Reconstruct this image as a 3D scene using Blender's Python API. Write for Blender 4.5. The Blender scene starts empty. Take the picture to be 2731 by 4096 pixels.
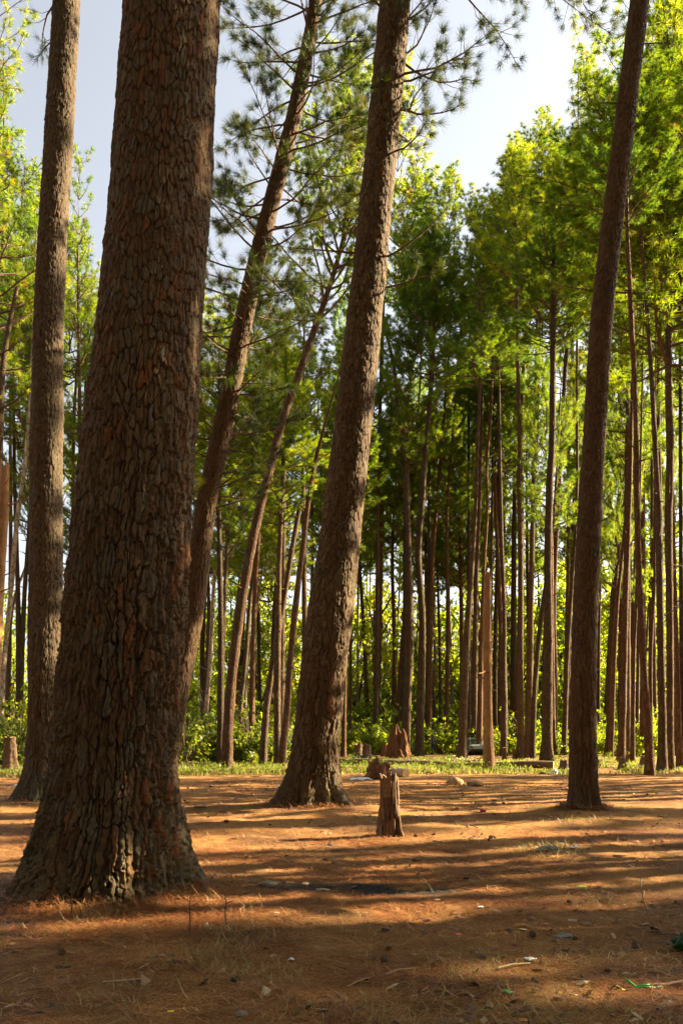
import bpy, math, random
import numpy as np
from mathutils import Vector, Matrix, Euler

# ------------------------------------------------------------------ camera, sky, sun, exposure
S = bpy.context.scene
COL = S.collection
F, CX, HZ, CH = 3400.0, 1365.5, 2948.0, 1.5      # focal length and horizon in photo pixels, eye height
cam = bpy.data.cameras.new('camera')
camo = bpy.data.objects.new('camera', cam); COL.objects.link(camo)
camo.location = (0, 0, CH); camo.rotation_euler = (math.radians(90), 0, 0)
cam.sensor_fit = 'VERTICAL'; cam.sensor_height = 36.0
cam.lens = 36.0 * F / 4096.0
cam.shift_y = (HZ - 2048.0) / 4096.0
cam.clip_start = 0.1; cam.clip_end = 4000
S.camera = camo
S.render.resolution_x, S.render.resolution_y = 682, 1024

SUN_A, SUN_E = math.radians(18), math.radians(30)          # azimuth from +X towards +Y, elevation
SUNV = Vector((math.cos(SUN_A)*math.cos(SUN_E), math.sin(SUN_A)*math.cos(SUN_E), math.sin(SUN_E)))
W = bpy.data.worlds.new('World'); S.world = W; W.use_nodes = True
wn = W.node_tree
for n in list(wn.nodes): wn.nodes.remove(n)
sky = wn.nodes.new('ShaderNodeTexSky'); sky.sky_type = 'NISHITA'; sky.sun_disc = False
sky.sun_elevation = SUN_E; sky.sun_rotation = math.radians(90) - SUN_A
sky.air_density = 1.0; sky.dust_density = 4.0; sky.ozone_density = 0.7; sky.altitude = 300
bg = wn.nodes.new('ShaderNodeBackground'); bg.inputs['Strength'].default_value = 0.05
wo = wn.nodes.new('ShaderNodeOutputWorld')
hs = wn.nodes.new('ShaderNodeHueSaturation'); hs.inputs['Saturation'].default_value = 0.36
wn.links.new(sky.outputs[0], hs.inputs['Color']); wn.links.new(hs.outputs[0], bg.inputs[0]); wn.links.new(bg.outputs[0], wo.inputs[0])
sl = bpy.data.lights.new('sun', 'SUN'); sl.energy = 5.0; sl.angle = math.radians(0.5); sl.color = (1.0, 0.83, 0.54)
so = bpy.data.objects.new('sun', sl); COL.objects.link(so)
so.rotation_euler = SUNV.to_track_quat('Z', 'Y').to_euler(); so.location = (40, 20, 40)
S.view_settings.view_transform = 'Standard'; S.view_settings.look = 'None'
S.view_settings.exposure = 2.68; S.view_settings.gamma = 1.0; S.view_settings.use_curve_mapping = False
S.cycles.max_bounces = 7; S.cycles.diffuse_bounces = 5; S.cycles.glossy_bounces = 2
S.cycles.transmission_bounces = 4; S.cycles.transparent_max_bounces = 4
S.cycles.caustics_reflective = False; S.cycles.caustics_refractive = False

# ------------------------------------------------------------------ helpers
rng = np.random.default_rng(7)
random.seed(7)
PI = math.pi

def s2w(px, py, Y):
    """a photo position at depth Y -> world x, z"""
    return (px - CX) / F * Y, CH + (HZ - py) / F * Y
def gdepth(py): return F * CH / (py - HZ)

def hashf(*a):
    h = np.zeros(np.broadcast(*a).shape, dtype=np.uint64)
    for k, v in enumerate(a):
        h = (h ^ (np.asarray(v).astype(np.int64).astype(np.uint64) + np.uint64(0x9E3779B97F4A7C15))) * np.uint64(0xBF58476D1CE4E5B9 + 2*k)
        h ^= h >> np.uint64(29)
    h *= np.uint64(0x94D049BB133111EB); h ^= h >> np.uint64(31)
    return (h & np.uint64(0xFFFFFF)).astype(np.float64) / 16777216.0
def vnoise(x, y, z=0.0, seed=0):
    x, y, z = np.broadcast_arrays(np.asarray(x, float), np.asarray(y, float), np.asarray(z, float))
    xi, yi, zi = np.floor(x), np.floor(y), np.floor(z)
    fx, fy, fz = x-xi, y-yi, z-zi
    fx, fy, fz = [f*f*(3-2*f) for f in (fx, fy, fz)]
    out = 0
    for dx in (0, 1):
        for dy in (0, 1):
            for dz in (0, 1):
                w = (fx if dx else 1-fx)*(fy if dy else 1-fy)*(fz if dz else 1-fz)
                out = out + w*hashf(xi+dx, yi+dy, zi+dz, np.full_like(xi, seed))
    return out*2-1
def fbm(x, y, z=0.0, seed=0, octv=3):
    r, a, f = 0, 0.5, 1.0
    for o in range(octv):
        r = r + a*vnoise(x*f, y*f, z*f, seed+o*17); a *= .5; f *= 2.03
    return r
def sstep(a, b, x):
    t = np.clip((x-a)/(b-a), 0, 1); return t*t*(3-2*t)

class MB:
    """collects vertices / faces (tri or quad), material slots and one float attribute"""
    def __init__(s): s.v=[]; s.f3=[]; s.f4=[]; s.m3=[]; s.m4=[]; s.a=[]; s.n=0
    def add(s, v, f, mat=0, a=0.0):
        v = np.asarray(v, float).reshape(-1, 3); f = np.asarray(f, int)
        if len(v) == 0: return
        s.v.append(v); s.a.append(np.broadcast_to(np.asarray(a, float), (len(v),)))
        (s.f3 if f.shape[1] == 3 else s.f4).append(f + s.n)
        (s.m3 if f.shape[1] == 3 else s.m4).append(np.full(len(f), mat))
        s.n += len(v)
    def tube(s, pts, rad, sides=4, mat=0, a=0.0, cap=True):
        pts = np.asarray(pts, float); rad = np.broadcast_to(np.asarray(rad, float), (len(pts),))
        n = len(pts); t = np.gradient(pts, axis=0); t /= np.linalg.norm(t, axis=1)[:, None]+1e-9
        ref = np.array([0, 0, 1.]) if abs(t[:, 2]).mean() < .8 else np.array([1., 0, 0])
        u = np.cross(t, ref); u /= np.linalg.norm(u, axis=1)[:, None]+1e-9
        w = np.cross(t, u)
        th = np.arange(sides)/sides*2*PI
        ring = (np.cos(th)[None, :, None]*u[:, None] + np.sin(th)[None, :, None]*w[:, None])*rad[:, None, None]+pts[:, None]
        i = np.arange(n-1)[:, None]*sides; j = np.arange(sides)[None]; k = (j+1) % sides
        f = np.stack([i+j, i+k, i+sides+k, i+sides+j], -1).reshape(-1, 4)
        s.add(ring.reshape(-1, 3), f, mat, a)
        if cap and sides > 2:
            for e in (0, n-1):
                c = pts[e]; r = ring[e]
                s.add(np.vstack([r, c]), np.stack([np.arange(sides), (np.arange(sides)+1) % sides, np.full(sides, sides)], 1), mat, a)
    def mesh(s, name, mats, smooth=True, attr='tint'):
        me = bpy.data.meshes.new(name)
        v = np.concatenate(s.v) if s.v else np.zeros((0, 3))
        f3 = np.concatenate(s.f3) if s.f3 else np.zeros((0, 3), int); f4 = np.concatenate(s.f4) if s.f4 else np.zeros((0, 4), int)
        m = np.concatenate(s.m3+s.m4) if (s.m3 or s.m4) else np.zeros(0, int)
        me.vertices.add(len(v)); me.vertices.foreach_set('co', v.astype(np.float32).ravel())
        li = np.concatenate([f3.ravel(), f4.ravel()]).astype(np.int32)
        me.loops.add(len(li)); me.loops.foreach_set('vertex_index', li)
        st = np.concatenate([np.arange(len(f3))*3, len(f3)*3+np.arange(len(f4))*4]).astype(np.int32)
        me.polygons.add(len(st)); me.polygons.foreach_set('loop_start', st)
        me.polygons.foreach_set('material_index', m.astype(np.int32))
        me.polygons.foreach_set('use_smooth', np.full(len(st), smooth))
        at = me.attributes.new(attr, 'FLOAT', 'POINT'); at.data.foreach_set('value', np.concatenate(s.a).astype(np.float32) if s.a else np.zeros(0, np.float32))
        for x in (mats if isinstance(mats, (list, tuple)) else [mats]): me.materials.append(x)
        me.update(calc_edges=True); me.validate()
        return me
def link(name, me, parent=None, loc=None):
    o = bpy.data.objects.new(name, me); COL.objects.link(o)
    if parent: o.parent = parent
    if loc is not None: o.location = loc
    return o
def tag(o, label=None, cat=None, group=None, kind=None):
    if label: o['label'] = label
    if cat: o['category'] = cat
    if group: o['group'] = group
    if kind: o['kind'] = kind
    return o
def root(name, loc, label, cat, group=None, rz=0.0):
    o = bpy.data.objects.new(name, None); COL.objects.link(o)
    o.location = loc; o.rotation_euler = (0, 0, rz); o.empty_display_size = .2
    return tag(o, label, cat, group)

# ------------------------------------------------------------------ materials
def newmat(name):
    m = bpy.data.materials.new(name); m.use_nodes = True
    nt = m.node_tree
    for n in list(nt.nodes): nt.nodes.remove(n)
    return m, nt
class NT:
    def __init__(s, name): s.m, s.t = newmat(name); s.out = s.n('ShaderNodeOutputMaterial')
    def n(s, typ, **kw):
        x = s.t.nodes.new(typ)
        for k, v in kw.items():
            if hasattr(x, k): setattr(x, k, v)
        return x
    def l(s, a, b): s.t.links.new(a, b)
    def val(s, sock, v):
        if hasattr(v, 'links') or isinstance(v, bpy.types.NodeSocket): s.l(v, sock)
        else: sock.default_value = v
    def noise(s, vec, scale, detail=3, rough=.6, dist=0):
        x = s.n('ShaderNodeTexNoise'); s.l(vec, x.inputs['Vector'])
        x.inputs['Scale'].default_value = scale; x.inputs['Detail'].default_value = detail; x.inputs['Roughness'].default_value = rough
        x.inputs['Distortion'].default_value = dist
        return x.outputs['Fac']
    def ramp(s, fac, stops):
        x = s.n('ShaderNodeValToRGB'); s.l(fac, x.inputs[0])
        e = x.color_ramp.elements
        while len(e) < len(stops): e.new(.5)
        for i, (p, c) in enumerate(stops):
            e[i].position = p; e[i].color = (c, c, c, 1) if isinstance(c, (int, float)) else (*c, 1)
        return x.outputs[0]
    def mix(s, fac, a, b, mode='MIX'):
        x = s.n('ShaderNodeMix', data_type='RGBA', blend_type=mode)
        s.val(x.inputs[0], fac)
        for k, v in ((6, a), (7, b)):
            if isinstance(v, tuple): x.inputs[k].default_value = (*v, 1) if len(v) == 3 else v
            else: s.l(v, x.inputs[k])
        return x.outputs[2]
    def math(s, op, a, b=0.0, clamp=False):
        x = s.n('ShaderNodeMath', operation=op); x.use_clamp = clamp
        s.val(x.inputs[0], a); s.val(x.inputs[1], b); return x.outputs[0]
    def attr(s, name): 
        x = s.n('ShaderNodeAttribute'); x.attribute_name = name; return x.outputs['Fac']
    def coord(s, which='Object'): return s.n('ShaderNodeTexCoord').outputs[which]
    def mapping(s, vec, sc):
        x = s.n('ShaderNodeMapping'); s.l(vec, x.inputs[0]); x.inputs['Scale'].default_value = sc; return x.outputs[0]
    def bsdf(s, col, rough=.9, spec=.2, bump=None, bstr=.5, bdist=.02):
        b = s.n('ShaderNodeBsdfPrincipled')
        if isinstance(col, tuple): b.inputs['Base Color'].default_value = (*col, 1)
        else: s.l(col, b.inputs['Base Color'])
        s.val(b.inputs['Roughness'], rough); b.inputs['Specular IOR Level'].default_value = spec
        if bump is not None:
            bp = s.n('ShaderNodeBump'); bp.inputs['Strength'].default_value = bstr; bp.inputs['Distance'].default_value = bdist
            s.l(bump, bp.inputs['Height']); s.l(bp.outputs[0], b.inputs['Normal'])
        s.l(b.outputs[0], s.out.inputs[0]); return b

def mat_bark_plates(name, plate, inner, lichen=None, moss=0.0):
    """bark whose plates are real relief: 'tint' = plate number (random), 'dep' = 1 on a plate, 0 in the cork between plates"""
    n = NT(name); co = n.coord()
    tint = n.attr('tint'); dep = n.attr('dep')
    base = n.ramp(tint, plate)
    grain = n.noise(n.mapping(co, (1, 1, .35)), 45, 4, .65)
    base = n.mix(.9, base, n.ramp(grain, [(.28, .40), (.52, 1.0), (.75, 1.85)]), 'MULTIPLY')
    big = n.noise(co, 1.3, 2)
    base = n.mix(.5, base, n.ramp(big, [(.3, (.75, .62, .55)), (.7, (1.2, 1.15, 1.1))]), 'MULTIPLY')
    col = n.mix(n.ramp(dep, [(.1, 0.0), (.5, 1.0)]), inner, base)
    if moss:
        z = n.n('ShaderNodeSeparateXYZ'); n.l(co, z.inputs[0])
        f = n.math('MULTIPLY', n.ramp(z.outputs[2], [(0.0, 1.0), (.9, 0.0)]), n.ramp(n.noise(co, 4, 4), [(.45, 0.0), (.7, moss)]))
        col = n.mix(f, col, (.035, .045, .015))
    if lichen:
        f = n.ramp(n.noise(n.mapping(co, (1, 1, .6)), 13, 2, .4), [(.67, 0.0), (.70, 1.0)])
        f = n.math('MULTIPLY', f, n.ramp(n.noise(co, .6, 1), [(.42, 0.0), (.55, .85)]))
        col = n.mix(f, col, lichen)
    bump = n.math('ADD', n.noise(n.mapping(co, (1, 1, .5)), 60, 5, .7), n.math('MULTIPLY', n.noise(co, 220, 3, .7), .5))
    n.bsdf(col, .85, .3, bump, .8, .016)
    return n.m
def mat_bark_far(name, cols, scale=1.0):
    """bark of thinner trunks: furrowed plates as fine relief"""
    n = NT(name); co = n.coord()
    oi = n.n('ShaderNodeObjectInfo')
    wn_ = n.n('ShaderNodeTexNoise'); n.l(co, wn_.inputs['Vector']); wn_.inputs['Scale'].default_value = 11; wn_.inputs['Detail'].default_value = 3
    wm = n.n('ShaderNodeVectorMath', operation='MULTIPLY_ADD'); n.l(wn_.outputs['Color'], wm.inputs[0]); wm.inputs[1].default_value = (.16, .16, .3); n.l(co, wm.inputs[2]); co2 = wm.outputs[0]
    v = n.n('ShaderNodeTexVoronoi', feature='DISTANCE_TO_EDGE'); n.l(n.mapping(co2, (1, 1, .34)), v.inputs['Vector']); v.inputs['Scale'].default_value = 9*scale
    vc = n.n('ShaderNodeTexVoronoi'); n.l(n.mapping(co2, (1, 1, .34)), vc.inputs['Vector']); vc.inputs['Scale'].default_value = 9*scale
    rnd = n.n('ShaderNodeSeparateColor'); n.l(vc.outputs['Color'], rnd.inputs[0])
    col = n.ramp(rnd.outputs[0], cols)
    col = n.mix(n.ramp(v.outputs['Distance'], [(.0, .9), (.09, 0.0)]), col, (.035, .022, .014))
    col = n.mix(.6, col, n.ramp(n.noise(co, 25, 4, .7), [(.3, .6), (.75, 1.35)]), 'MULTIPLY')
    col = n.mix(1.0, col, n.ramp(oi.outputs['Random'], [(0, (.75, .72, .70)), (.5, (1, .95, .9)), (1, (1.25, 1.1, .95))]), 'MULTIPLY')
    h = n.math('ADD', n.math('MULTIPLY', n.ramp(v.outputs['Distance'], [(.0, 0.0), (.2, 1.0)]), 1.0), n.math('MULTIPLY', n.noise(co, 40, 4, .7), .6))
    n.bsdf(col, .9, .2, h, 1.0, .035)
    return n.m
def mat_leaf(name, cols, trans, tmix=.5, var=.35, rough=.5):
    n = NT(name)
    tint = n.attr('tint'); oi = n.n('ShaderNodeObjectInfo')
    c = n.ramp(tint, cols)
    c = n.mix(1.0, c, n.ramp(oi.outputs['Random'], [(0, (1-var, 1-var*.8, 1.0)), (1, (1+var, 1+var*.6, 1.0))]), 'MULTIPLY')
    t = n.mix(1.0, n.ramp(tint, trans), n.ramp(oi.outputs['Random'], [(0, (1-var, 1-var*.6, 1.0)), (1, (1+var, 1+var*.4, 1.0))]), 'MULTIPLY')
    d = n.n('ShaderNodeBsdfPrincipled'); n.l(c, d.inputs['Base Color']); d.inputs['Roughness'].default_value = rough
    d.inputs['Specular IOR Level'].default_value = .25
    tr = n.n('ShaderNodeBsdfTranslucent'); n.l(t, tr.inputs[0])
    mx = n.n('ShaderNodeMixShader'); mx.inputs[0].default_value = tmix
    n.l(d.outputs[0], mx.inputs[1]); n.l(tr.outputs[0], mx.inputs[2]); n.l(mx.outputs[0], n.out.inputs[0])
    return n.m
def mat_plain(name, c1, c2, scale=12, rough=.85, spec=.25, bstr=.6, bdist=.02, detail=5):
    n = NT(name); co = n.coord()
    f = n.noise(co, scale, detail, .65)
    n.bsdf(n.ramp(f, [(.3, c1), (.7, c2)]), rough, spec, n.noise(co, scale*3, 4, .7), bstr, bdist)
    return n.m

M_T1 = mat_bark_plates('bark_great_pine', [(0, (0.086, 0.045, 0.017)), (.35, (0.115, 0.063, 0.024)), (.6, (0.125, 0.080, 0.037)), (.8, (0.110, 0.086, 0.049)), (.84, (0.150, 0.063, 0.020)), (1, (0.180, 0.069, 0.017))], (.020, .011, .007), None, .8)
M_T2 = mat_bark_plates('bark_grey_pine', [(0, (0.058, 0.036, 0.017)), (.4, (0.078, 0.050, 0.024)), (.75, (0.086, 0.065, 0.035)), (1, (0.101, 0.052, 0.020))], (0.018, 0.010, 0.004), None, .5)
M_T4 = mat_bark_plates('bark_lichen_pine', [(0, (0.061, 0.034, 0.013)), (.4, (0.087, 0.050, 0.019)), (.8, (0.094, 0.066, 0.029)), (1, (0.123, 0.057, 0.017))], (0.019, 0.011, 0.004), (0.164, 0.144, 0.037), .5)
M_T5 = mat_bark_plates('bark_red_pine', [(0, (0.066, 0.035, 0.013)), (.5, (0.088, 0.047, 0.017)), (.85, (0.097, 0.061, 0.026)), (1, (0.114, 0.052, 0.016))], (0.020, 0.011, 0.004), None, .3)
M_FAR = mat_bark_far('bark_far', [(0, (0.091, 0.056, 0.026)), (.5, (0.117, 0.078, 0.040)), (1, (0.139, 0.095, 0.049))])
M_RED = mat_bark_far('bark_reddish', [(0, (0.117, 0.056, 0.024)), (.5, (0.149, 0.078, 0.036)), (1, (0.160, 0.101, 0.053))])
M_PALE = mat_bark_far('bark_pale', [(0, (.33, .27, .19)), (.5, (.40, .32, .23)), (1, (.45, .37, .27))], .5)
M_TWIG = mat_plain('twig_bark', (.07, .042, .026), (.15, .09, .055), 20)
M_SNAG = mat_plain('bare_wood', (0.149, 0.067, 0.022), (0.324, 0.168, 0.060), 3.0, .75)
M_WOOD = mat_plain('dry_stick', (.30, .20, .11), (.48, .34, .19), 14)
M_STUMP = mat_bark_plates('stump_wood', [(0, (0.102, 0.053, 0.025)), (.5, (0.147, 0.084, 0.038)), (1, (0.194, 0.116, 0.054))], (0.030, 0.016, 0.008))
M_DARKWOOD = mat_plain('weathered_wood', (0.072, 0.043, 0.025), (0.192, 0.116, 0.063), 9)
M_CUT = mat_plain('sawn_wood', (.35, .22, .11), (.5, .33, .18), 18)
M_TERM = mat_plain('termite_clay', (0.115, 0.048, 0.021), (0.210, 0.101, 0.045), 6, .95, .1, 1.0, .05)
M_ROOT = mat_plain('root_clay', (.12, .055, .03), (.33, .16, .08), 9, .95, .1, 1.0, .05)
M_ROCK = mat_plain('sandstone', (.30, .17, .08), (.46, .29, .15), 7, .9, .2, .8, .03)
M_STONE = mat_plain('dark_stone', (.12, .10, .085), (.28, .23, .18), 10, .9)
M_CONE = mat_plain('cone_scales', (.09, .055, .035), (.24, .14, .08), 40, .8)

NG = [(0, (0.033, 0.057, 0.007)), (.45, (0.056, 0.084, 0.009)), (.8, (0.081, 0.105, 0.010)), (.93, (0.112, 0.105, 0.013)), (.97, (0.150, 0.072, 0.014)), (1, (0.120, 0.048, 0.014))]
NGT = [(0, (0.171, 0.292, 0.010)), (.45, (0.284, 0.400, 0.012)), (.8, (0.418, 0.498, 0.014)), (.93, (0.418, 0.390, 0.016)), (.97, (0.428, 0.216, 0.024)), (1, (0.284, 0.108, 0.016))]
M_NEEDLE = mat_leaf('pine_needles', NG, NGT, .58)
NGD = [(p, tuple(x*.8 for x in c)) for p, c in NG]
M_NEEDLE_SHADED = mat_leaf('pine_needles_shaded', [(p, tuple(x*.62 for x in c)) for p, c in NG], [(p, tuple(x*.45 for x in c)) for p, c in NGT], .2, .2)  # darker copy of the needles: shade on the near sprays put into the colour
LG = [(0, (0.043, 0.079, 0.008)), (.5, (0.081, 0.117, 0.010)), (.9, (0.132, 0.142, 0.013)), (1, (0.188, 0.142, 0.024))]
LGT = [(0, (0.253, 0.384, 0.012)), (.5, (0.438, 0.533, 0.016)), (.9, (0.599, 0.579, 0.021)), (1, (0.632, 0.440, 0.032))]
M_LEAF = mat_leaf('broad_leaves', LG, LGT, .6, .25, .45)
M_BRAMBLE_SHADED = mat_leaf('bramble_leaves_shaded', [(0, (.035, .065, .010)), (.6, (.07, .10, .012)), (1, (.14, .12, .03))], [(0, (.14, .22, .012)), (.6, (.26, .33, .015)), (1, (.4, .3, .03))], .5, .25, .45)  # bramble green, darkened further so the colour carries the shade over the shrubs
M_GRASS = mat_leaf('grass_blades', [(0, (.06, .09, .015)), (.5, (.11, .12, .025)), (1, (.26, .19, .07))], [(0, (.25, .34, .03)), (.5, (.36, .36, .04)), (1, (.5, .36, .12))], .45, .1)
M_STRAW = mat_leaf('straw', [(0, (.30, .22, .09)), (.6, (.40, .30, .13)), (1, (.22, .22, .06))], [(0, (.4, .28, .1)), (1, (.35, .32, .08))], .3, .05)
M_LITTER = mat_leaf('fallen_needles', [(0, (0.147, 0.050, 0.018)), (.35, (0.252, 0.086, 0.028)), (.7, (0.357, 0.144, 0.048)), (.9, (0.462, 0.243, 0.088)), (1, (0.546, 0.342, 0.144))], [(0, (0.210, 0.072, 0.024)), (1, (0.420, 0.225, 0.080))], .15, .02)
M_CHIP = mat_plain('wood_chip', (.35, .24, .13), (.55, .42, .25), 8)

def solid(name, col, rough=.5, spec=.4):
    n = NT(name); co = n.coord()
    c = n.mix(.6, tuple(col), n.ramp(n.noise(co, 25, 3), [(.3, .7), (.7, 1.15)]), 'MULTIPLY')
    n.bsdf(c, rough, spec, n.noise(co, 60, 3), .15, .005); return n.m
M_WHITE = solid('white_plastic', (.72, .72, .70)); M_BLACK = solid('black_plastic', (.015, .018, .016), .35)
M_GREENP = solid('green_plastic', (.05, .42, .06), .4); M_RED_P = solid('red_plastic', (.45, .02, .05), .4)
M_LIME = solid('lime_wrapper', (.35, .50, .05), .4); M_YELLOW = solid('yellow_scrap', (.75, .55, .03), .5)
M_ORANGE = solid('orange_leaf', (.48, .20, .03), .7); M_GREYC = solid('grey_cloth', (.22, .21, .18), .9, .1)
M_PINK = solid('pink_scrap', (.60, .10, .15), .5); M_TANP = solid('tan_card', (.32, .25, .16), .8); M_BLUEW = solid('pale_blue_plastic', (.45, .55, .60), .4)
M_DGREEN = solid('dark_green_plastic', (.012, .045, .012), .3)

# ------------------------------------------------------------------ ground
BURN = (s2w(1490, 3563, gdepth(3563))[0], gdepth(3563))
MOUNDS = []   # x, y, height, radius
def gh(x, y):
    x = np.asarray(x, float); y = np.asarray(y, float)
    z = .05*fbm(x*.35, y*.35, 1.3, 3, 2) + .045*fbm(x*1.3, y*1.3, 4.1, 5, 2) + .018*fbm(x*5, y*5, 2.2, 9, 2) + .010*vnoise(x*13, y*13, 1.0, 19)
    for mx, my, mh, mr in MOUNDS:
        d = np.hypot(x-mx, y-my)/mr
        z = z + mh*np.exp(-d*d)
    return z
def G(x, y): return float(gh(x, y))

def pos(px, py):
    """ground point under a photo position"""
    Y = gdepth(py); return (px-CX)/F*Y, Y

# near trees (photo pixels of trunk centre, width), depth
T1 = dict(Y=8.05, pts=[(690,0,380),(634,871,397),(561,1742,440),(514,2264,466),(476,2787,480),(452,3080,500),(436,3271,560),(420,3445,640),(408,3560,735),(400,3680,850)])
T2 = dict(Y=19.3, pts=[(268,0,104),(230,653,111),(209,1000,113),(186,1850,125),(184,2276,130),(182,2700,135),(183,2950,142),(182,3080,170),(180,3150,215),(178,3200,270),(177,3240,330)])
T3 = dict(Y=23.0, pts=[(1265,0,50),(1182,435,60),(1071,871,68),(1000,1160,72),(908,1635,78),(817,2071,84),(775,2419,90),(715,2740,95),(668,3000,104),(640,3160,130)])
T4 = dict(Y=17.7, pts=[(1580,0,122),(1497,871,131),(1420,1618,150),(1358,2160,163),(1312,2512,183),(1279,2818,187),(1262,2990,198),(1255,3110,225),(1250,3180,262),(1248,3240,310),(1247,3280,360)])
T5 = dict(Y=17.0, pts=[(2556,0,74),(2504,435,80),(2450,871,84),(2398,1363,86),(2383,1618,87),(2351,2166,96),(2337,2538,100),(2329,2910,105),(2332,3100,109),(2333,3190,120),(2333,3240,138),(2333,3275,160)])
for T in (T1, T2, T3, T4, T5):
    b = T['pts'][-1]; T['x'] = (b[0]-CX)/F*T['Y']
MOUNDS += [(T1['x'], 8.05, .10, 1.7), (T2['x'], 19.3, .10, 1.5), (T4['x'], 17.7, .14, 1.7), (T5['x'], 17.0, .10, 1.0)]
MOUNDS += [(s2w(900, 3180, 22)[0], 22.0, .12, .5)]

def build_ground():
    yr = np.concatenate([[-700, -200, -60, -20, -8, -3, 0, 1.5, 2.6], np.geomspace(3.3, 85, 330), [95, 110, 140, 200, 320, 600, 1200, 2500]])
    sx = np.linspace(-1.12, 1.12, 300)
    hw = np.maximum(yr, 4.0)*.46
    ex = np.array([1.5, 5, 15, 45, 140, 500, 1500, 3000])
    X = np.concatenate([-(hw[:, None]*1.12+ex[::-1][None]), hw[:, None]*sx[None], hw[:, None]*1.12+ex[None]], 1)
    Yg = np.repeat(yr[:, None], X.shape[1], 1)
    near = (np.abs(Yg) < 90) & (np.abs(X) < 90)
    Z = np.where(near, gh(X, Yg), 0.0)
    nr, nc = X.shape
    i = np.arange(nr-1)[:, None]*nc; j = np.arange(nc-1)[None]
    f = np.stack([i+j, i+j+1, i+nc+j+1, i+nc+j], -1).reshape(-1, 4)
    # grass amount: beyond the clearing
    edge = 34.5 + 2.2*fbm(X*.12, Yg*.12, 0, 31, 2)*2
    gr = sstep(-2.5, 3.0, Yg-edge)*(.55+.45*sstep(-.3, .5, fbm(X*.5, Yg*.5, 0, 41, 3)))
    gr = np.where((X > 9) & (Yg > 36), gr*.55, gr)
    b = MB(); b.add(np.stack([X, Yg, Z], -1).reshape(-1, 3), f, 0, gr.ravel())
    me = b.mesh('ground', M_GROUND, True, 'grass')
    d = np.hypot((X-BURN[0])/1.15, (Yg-BURN[1])/.34) + .9*fbm(X*3, Yg*5, 0, 77, 3)
    at = me.attributes.new('ash', 'FLOAT', 'POINT'); at.data.foreach_set('value', (1-sstep(.25, 1.25, d)).astype(np.float32).ravel())
    o = link('ground', me); tag(o, kind='structure')
def mat_ground():
    n = NT('needle_floor'); co = n.coord()
    big = n.noise(co, .55, 4, .6); mid = n.noise(co, 2.6, 5, .65); fine = n.noise(co, 15, 6, .75)
    st = n.noise(n.mapping(co, (1, 2.2, 1)), 70, 3, .75); st2 = n.noise(n.mapping(co, (2.4, 1, 1)), 130, 2, .7)
    lit = n.ramp(st, [(.28, (0.100, 0.034, 0.013)), (.46, (0.240, 0.090, 0.029)), (.55, (0.420, 0.211, 0.068)), (.68, (0.620, 0.387, 0.144))])
    lit = n.mix(.8, lit, n.ramp(st2, [(.3, .45), (.55, 1.0), (.72, 1.6)]), 'MULTIPLY')
    soil = n.ramp(fine, [(.3, (0.240, 0.120, 0.047)), (.7, (0.460, 0.267, 0.115))])
    dark = n.ramp(fine, [(.3, (.07, .035, .018)), (.7, (.16, .08, .04))])
    col = n.mix(n.ramp(mid, [(.52, 0.0), (.64, .85)]), lit, soil)
    col = n.mix(n.ramp(big, [(.46, 0.0), (.62, .85)]), col, dark)
    g = n.ramp(n.noise(co, 12, 4, .7), [(.3, (.045, .05, .012)), (.5, (.11, .10, .025)), (.7, (.26, .19, .06))])
    gf = n.math('MULTIPLY', n.attr('grass'), n.ramp(mid, [(.3, .45), (.55, .95)]))
    col = n.mix(gf, col, g)
    col = n.mix(n.attr('ash'), col, n.ramp(fine, [(.35, (.012, .011, .010)), (.75, (.06, .053, .045))]))
    h = n.math('ADD', n.math('MULTIPLY', st, .5), n.math('ADD', n.math('MULTIPLY', fine, .6), n.math('MULTIPLY', mid, 1.2)))
    n.bsdf(col, .95, .08, h, 1.0, .05)
    return n.m
M_GROUND = mat_ground()
build_ground()

# ------------------------------------------------------------------ trunks
def interp_path(pts, zs, k):
    """smooth interpolation of pts (z sorted ascending) column k over zs"""
    p = np.asarray(pts, float); z = p[:, 2]; y = p[:, k]
    m = np.gradient(y, z)
    i = np.clip(np.searchsorted(z, zs)-1, 0, len(z)-2)
    h = z[i+1]-z[i]; t = (zs-z[i])/h
    t = np.clip(t, 0, None)
    tc = np.minimum(t, 1)
    r = (2*tc**3-3*tc**2+1)*y[i]+(tc**3-2*tc**2+tc)*h*m[i]+(-2*tc**3+3*tc**2)*y[i+1]+(tc**3-tc**2)*h*m[i+1]
    return r + np.where(t > 1, (t-1)*h*m[i+1], 0)
def world_path(T, top=None, rtop=.12):
    """photo pixels -> list of (x, y, z, r), from the ground up; continues to height top"""
    Y = T['Y']; P = []
    for px, py, w in reversed(T['pts']):
        x, z = s2w(px, py, Y); P.append([x, Y, z, w*.5/F*Y])
    if top:
        a, b = P[-2], P[-1]
        sl = (b[0]-a[0])/(b[2]-a[2]); z0 = b[2]
        for k in range(1, 5):
            z = z0+(top-z0)*k/4
            P.append([b[0]+sl*(z-z0)*(1-.3*k/4), Y, z, b[3]+(rtop-b[3])*k/4])
    return P

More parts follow.
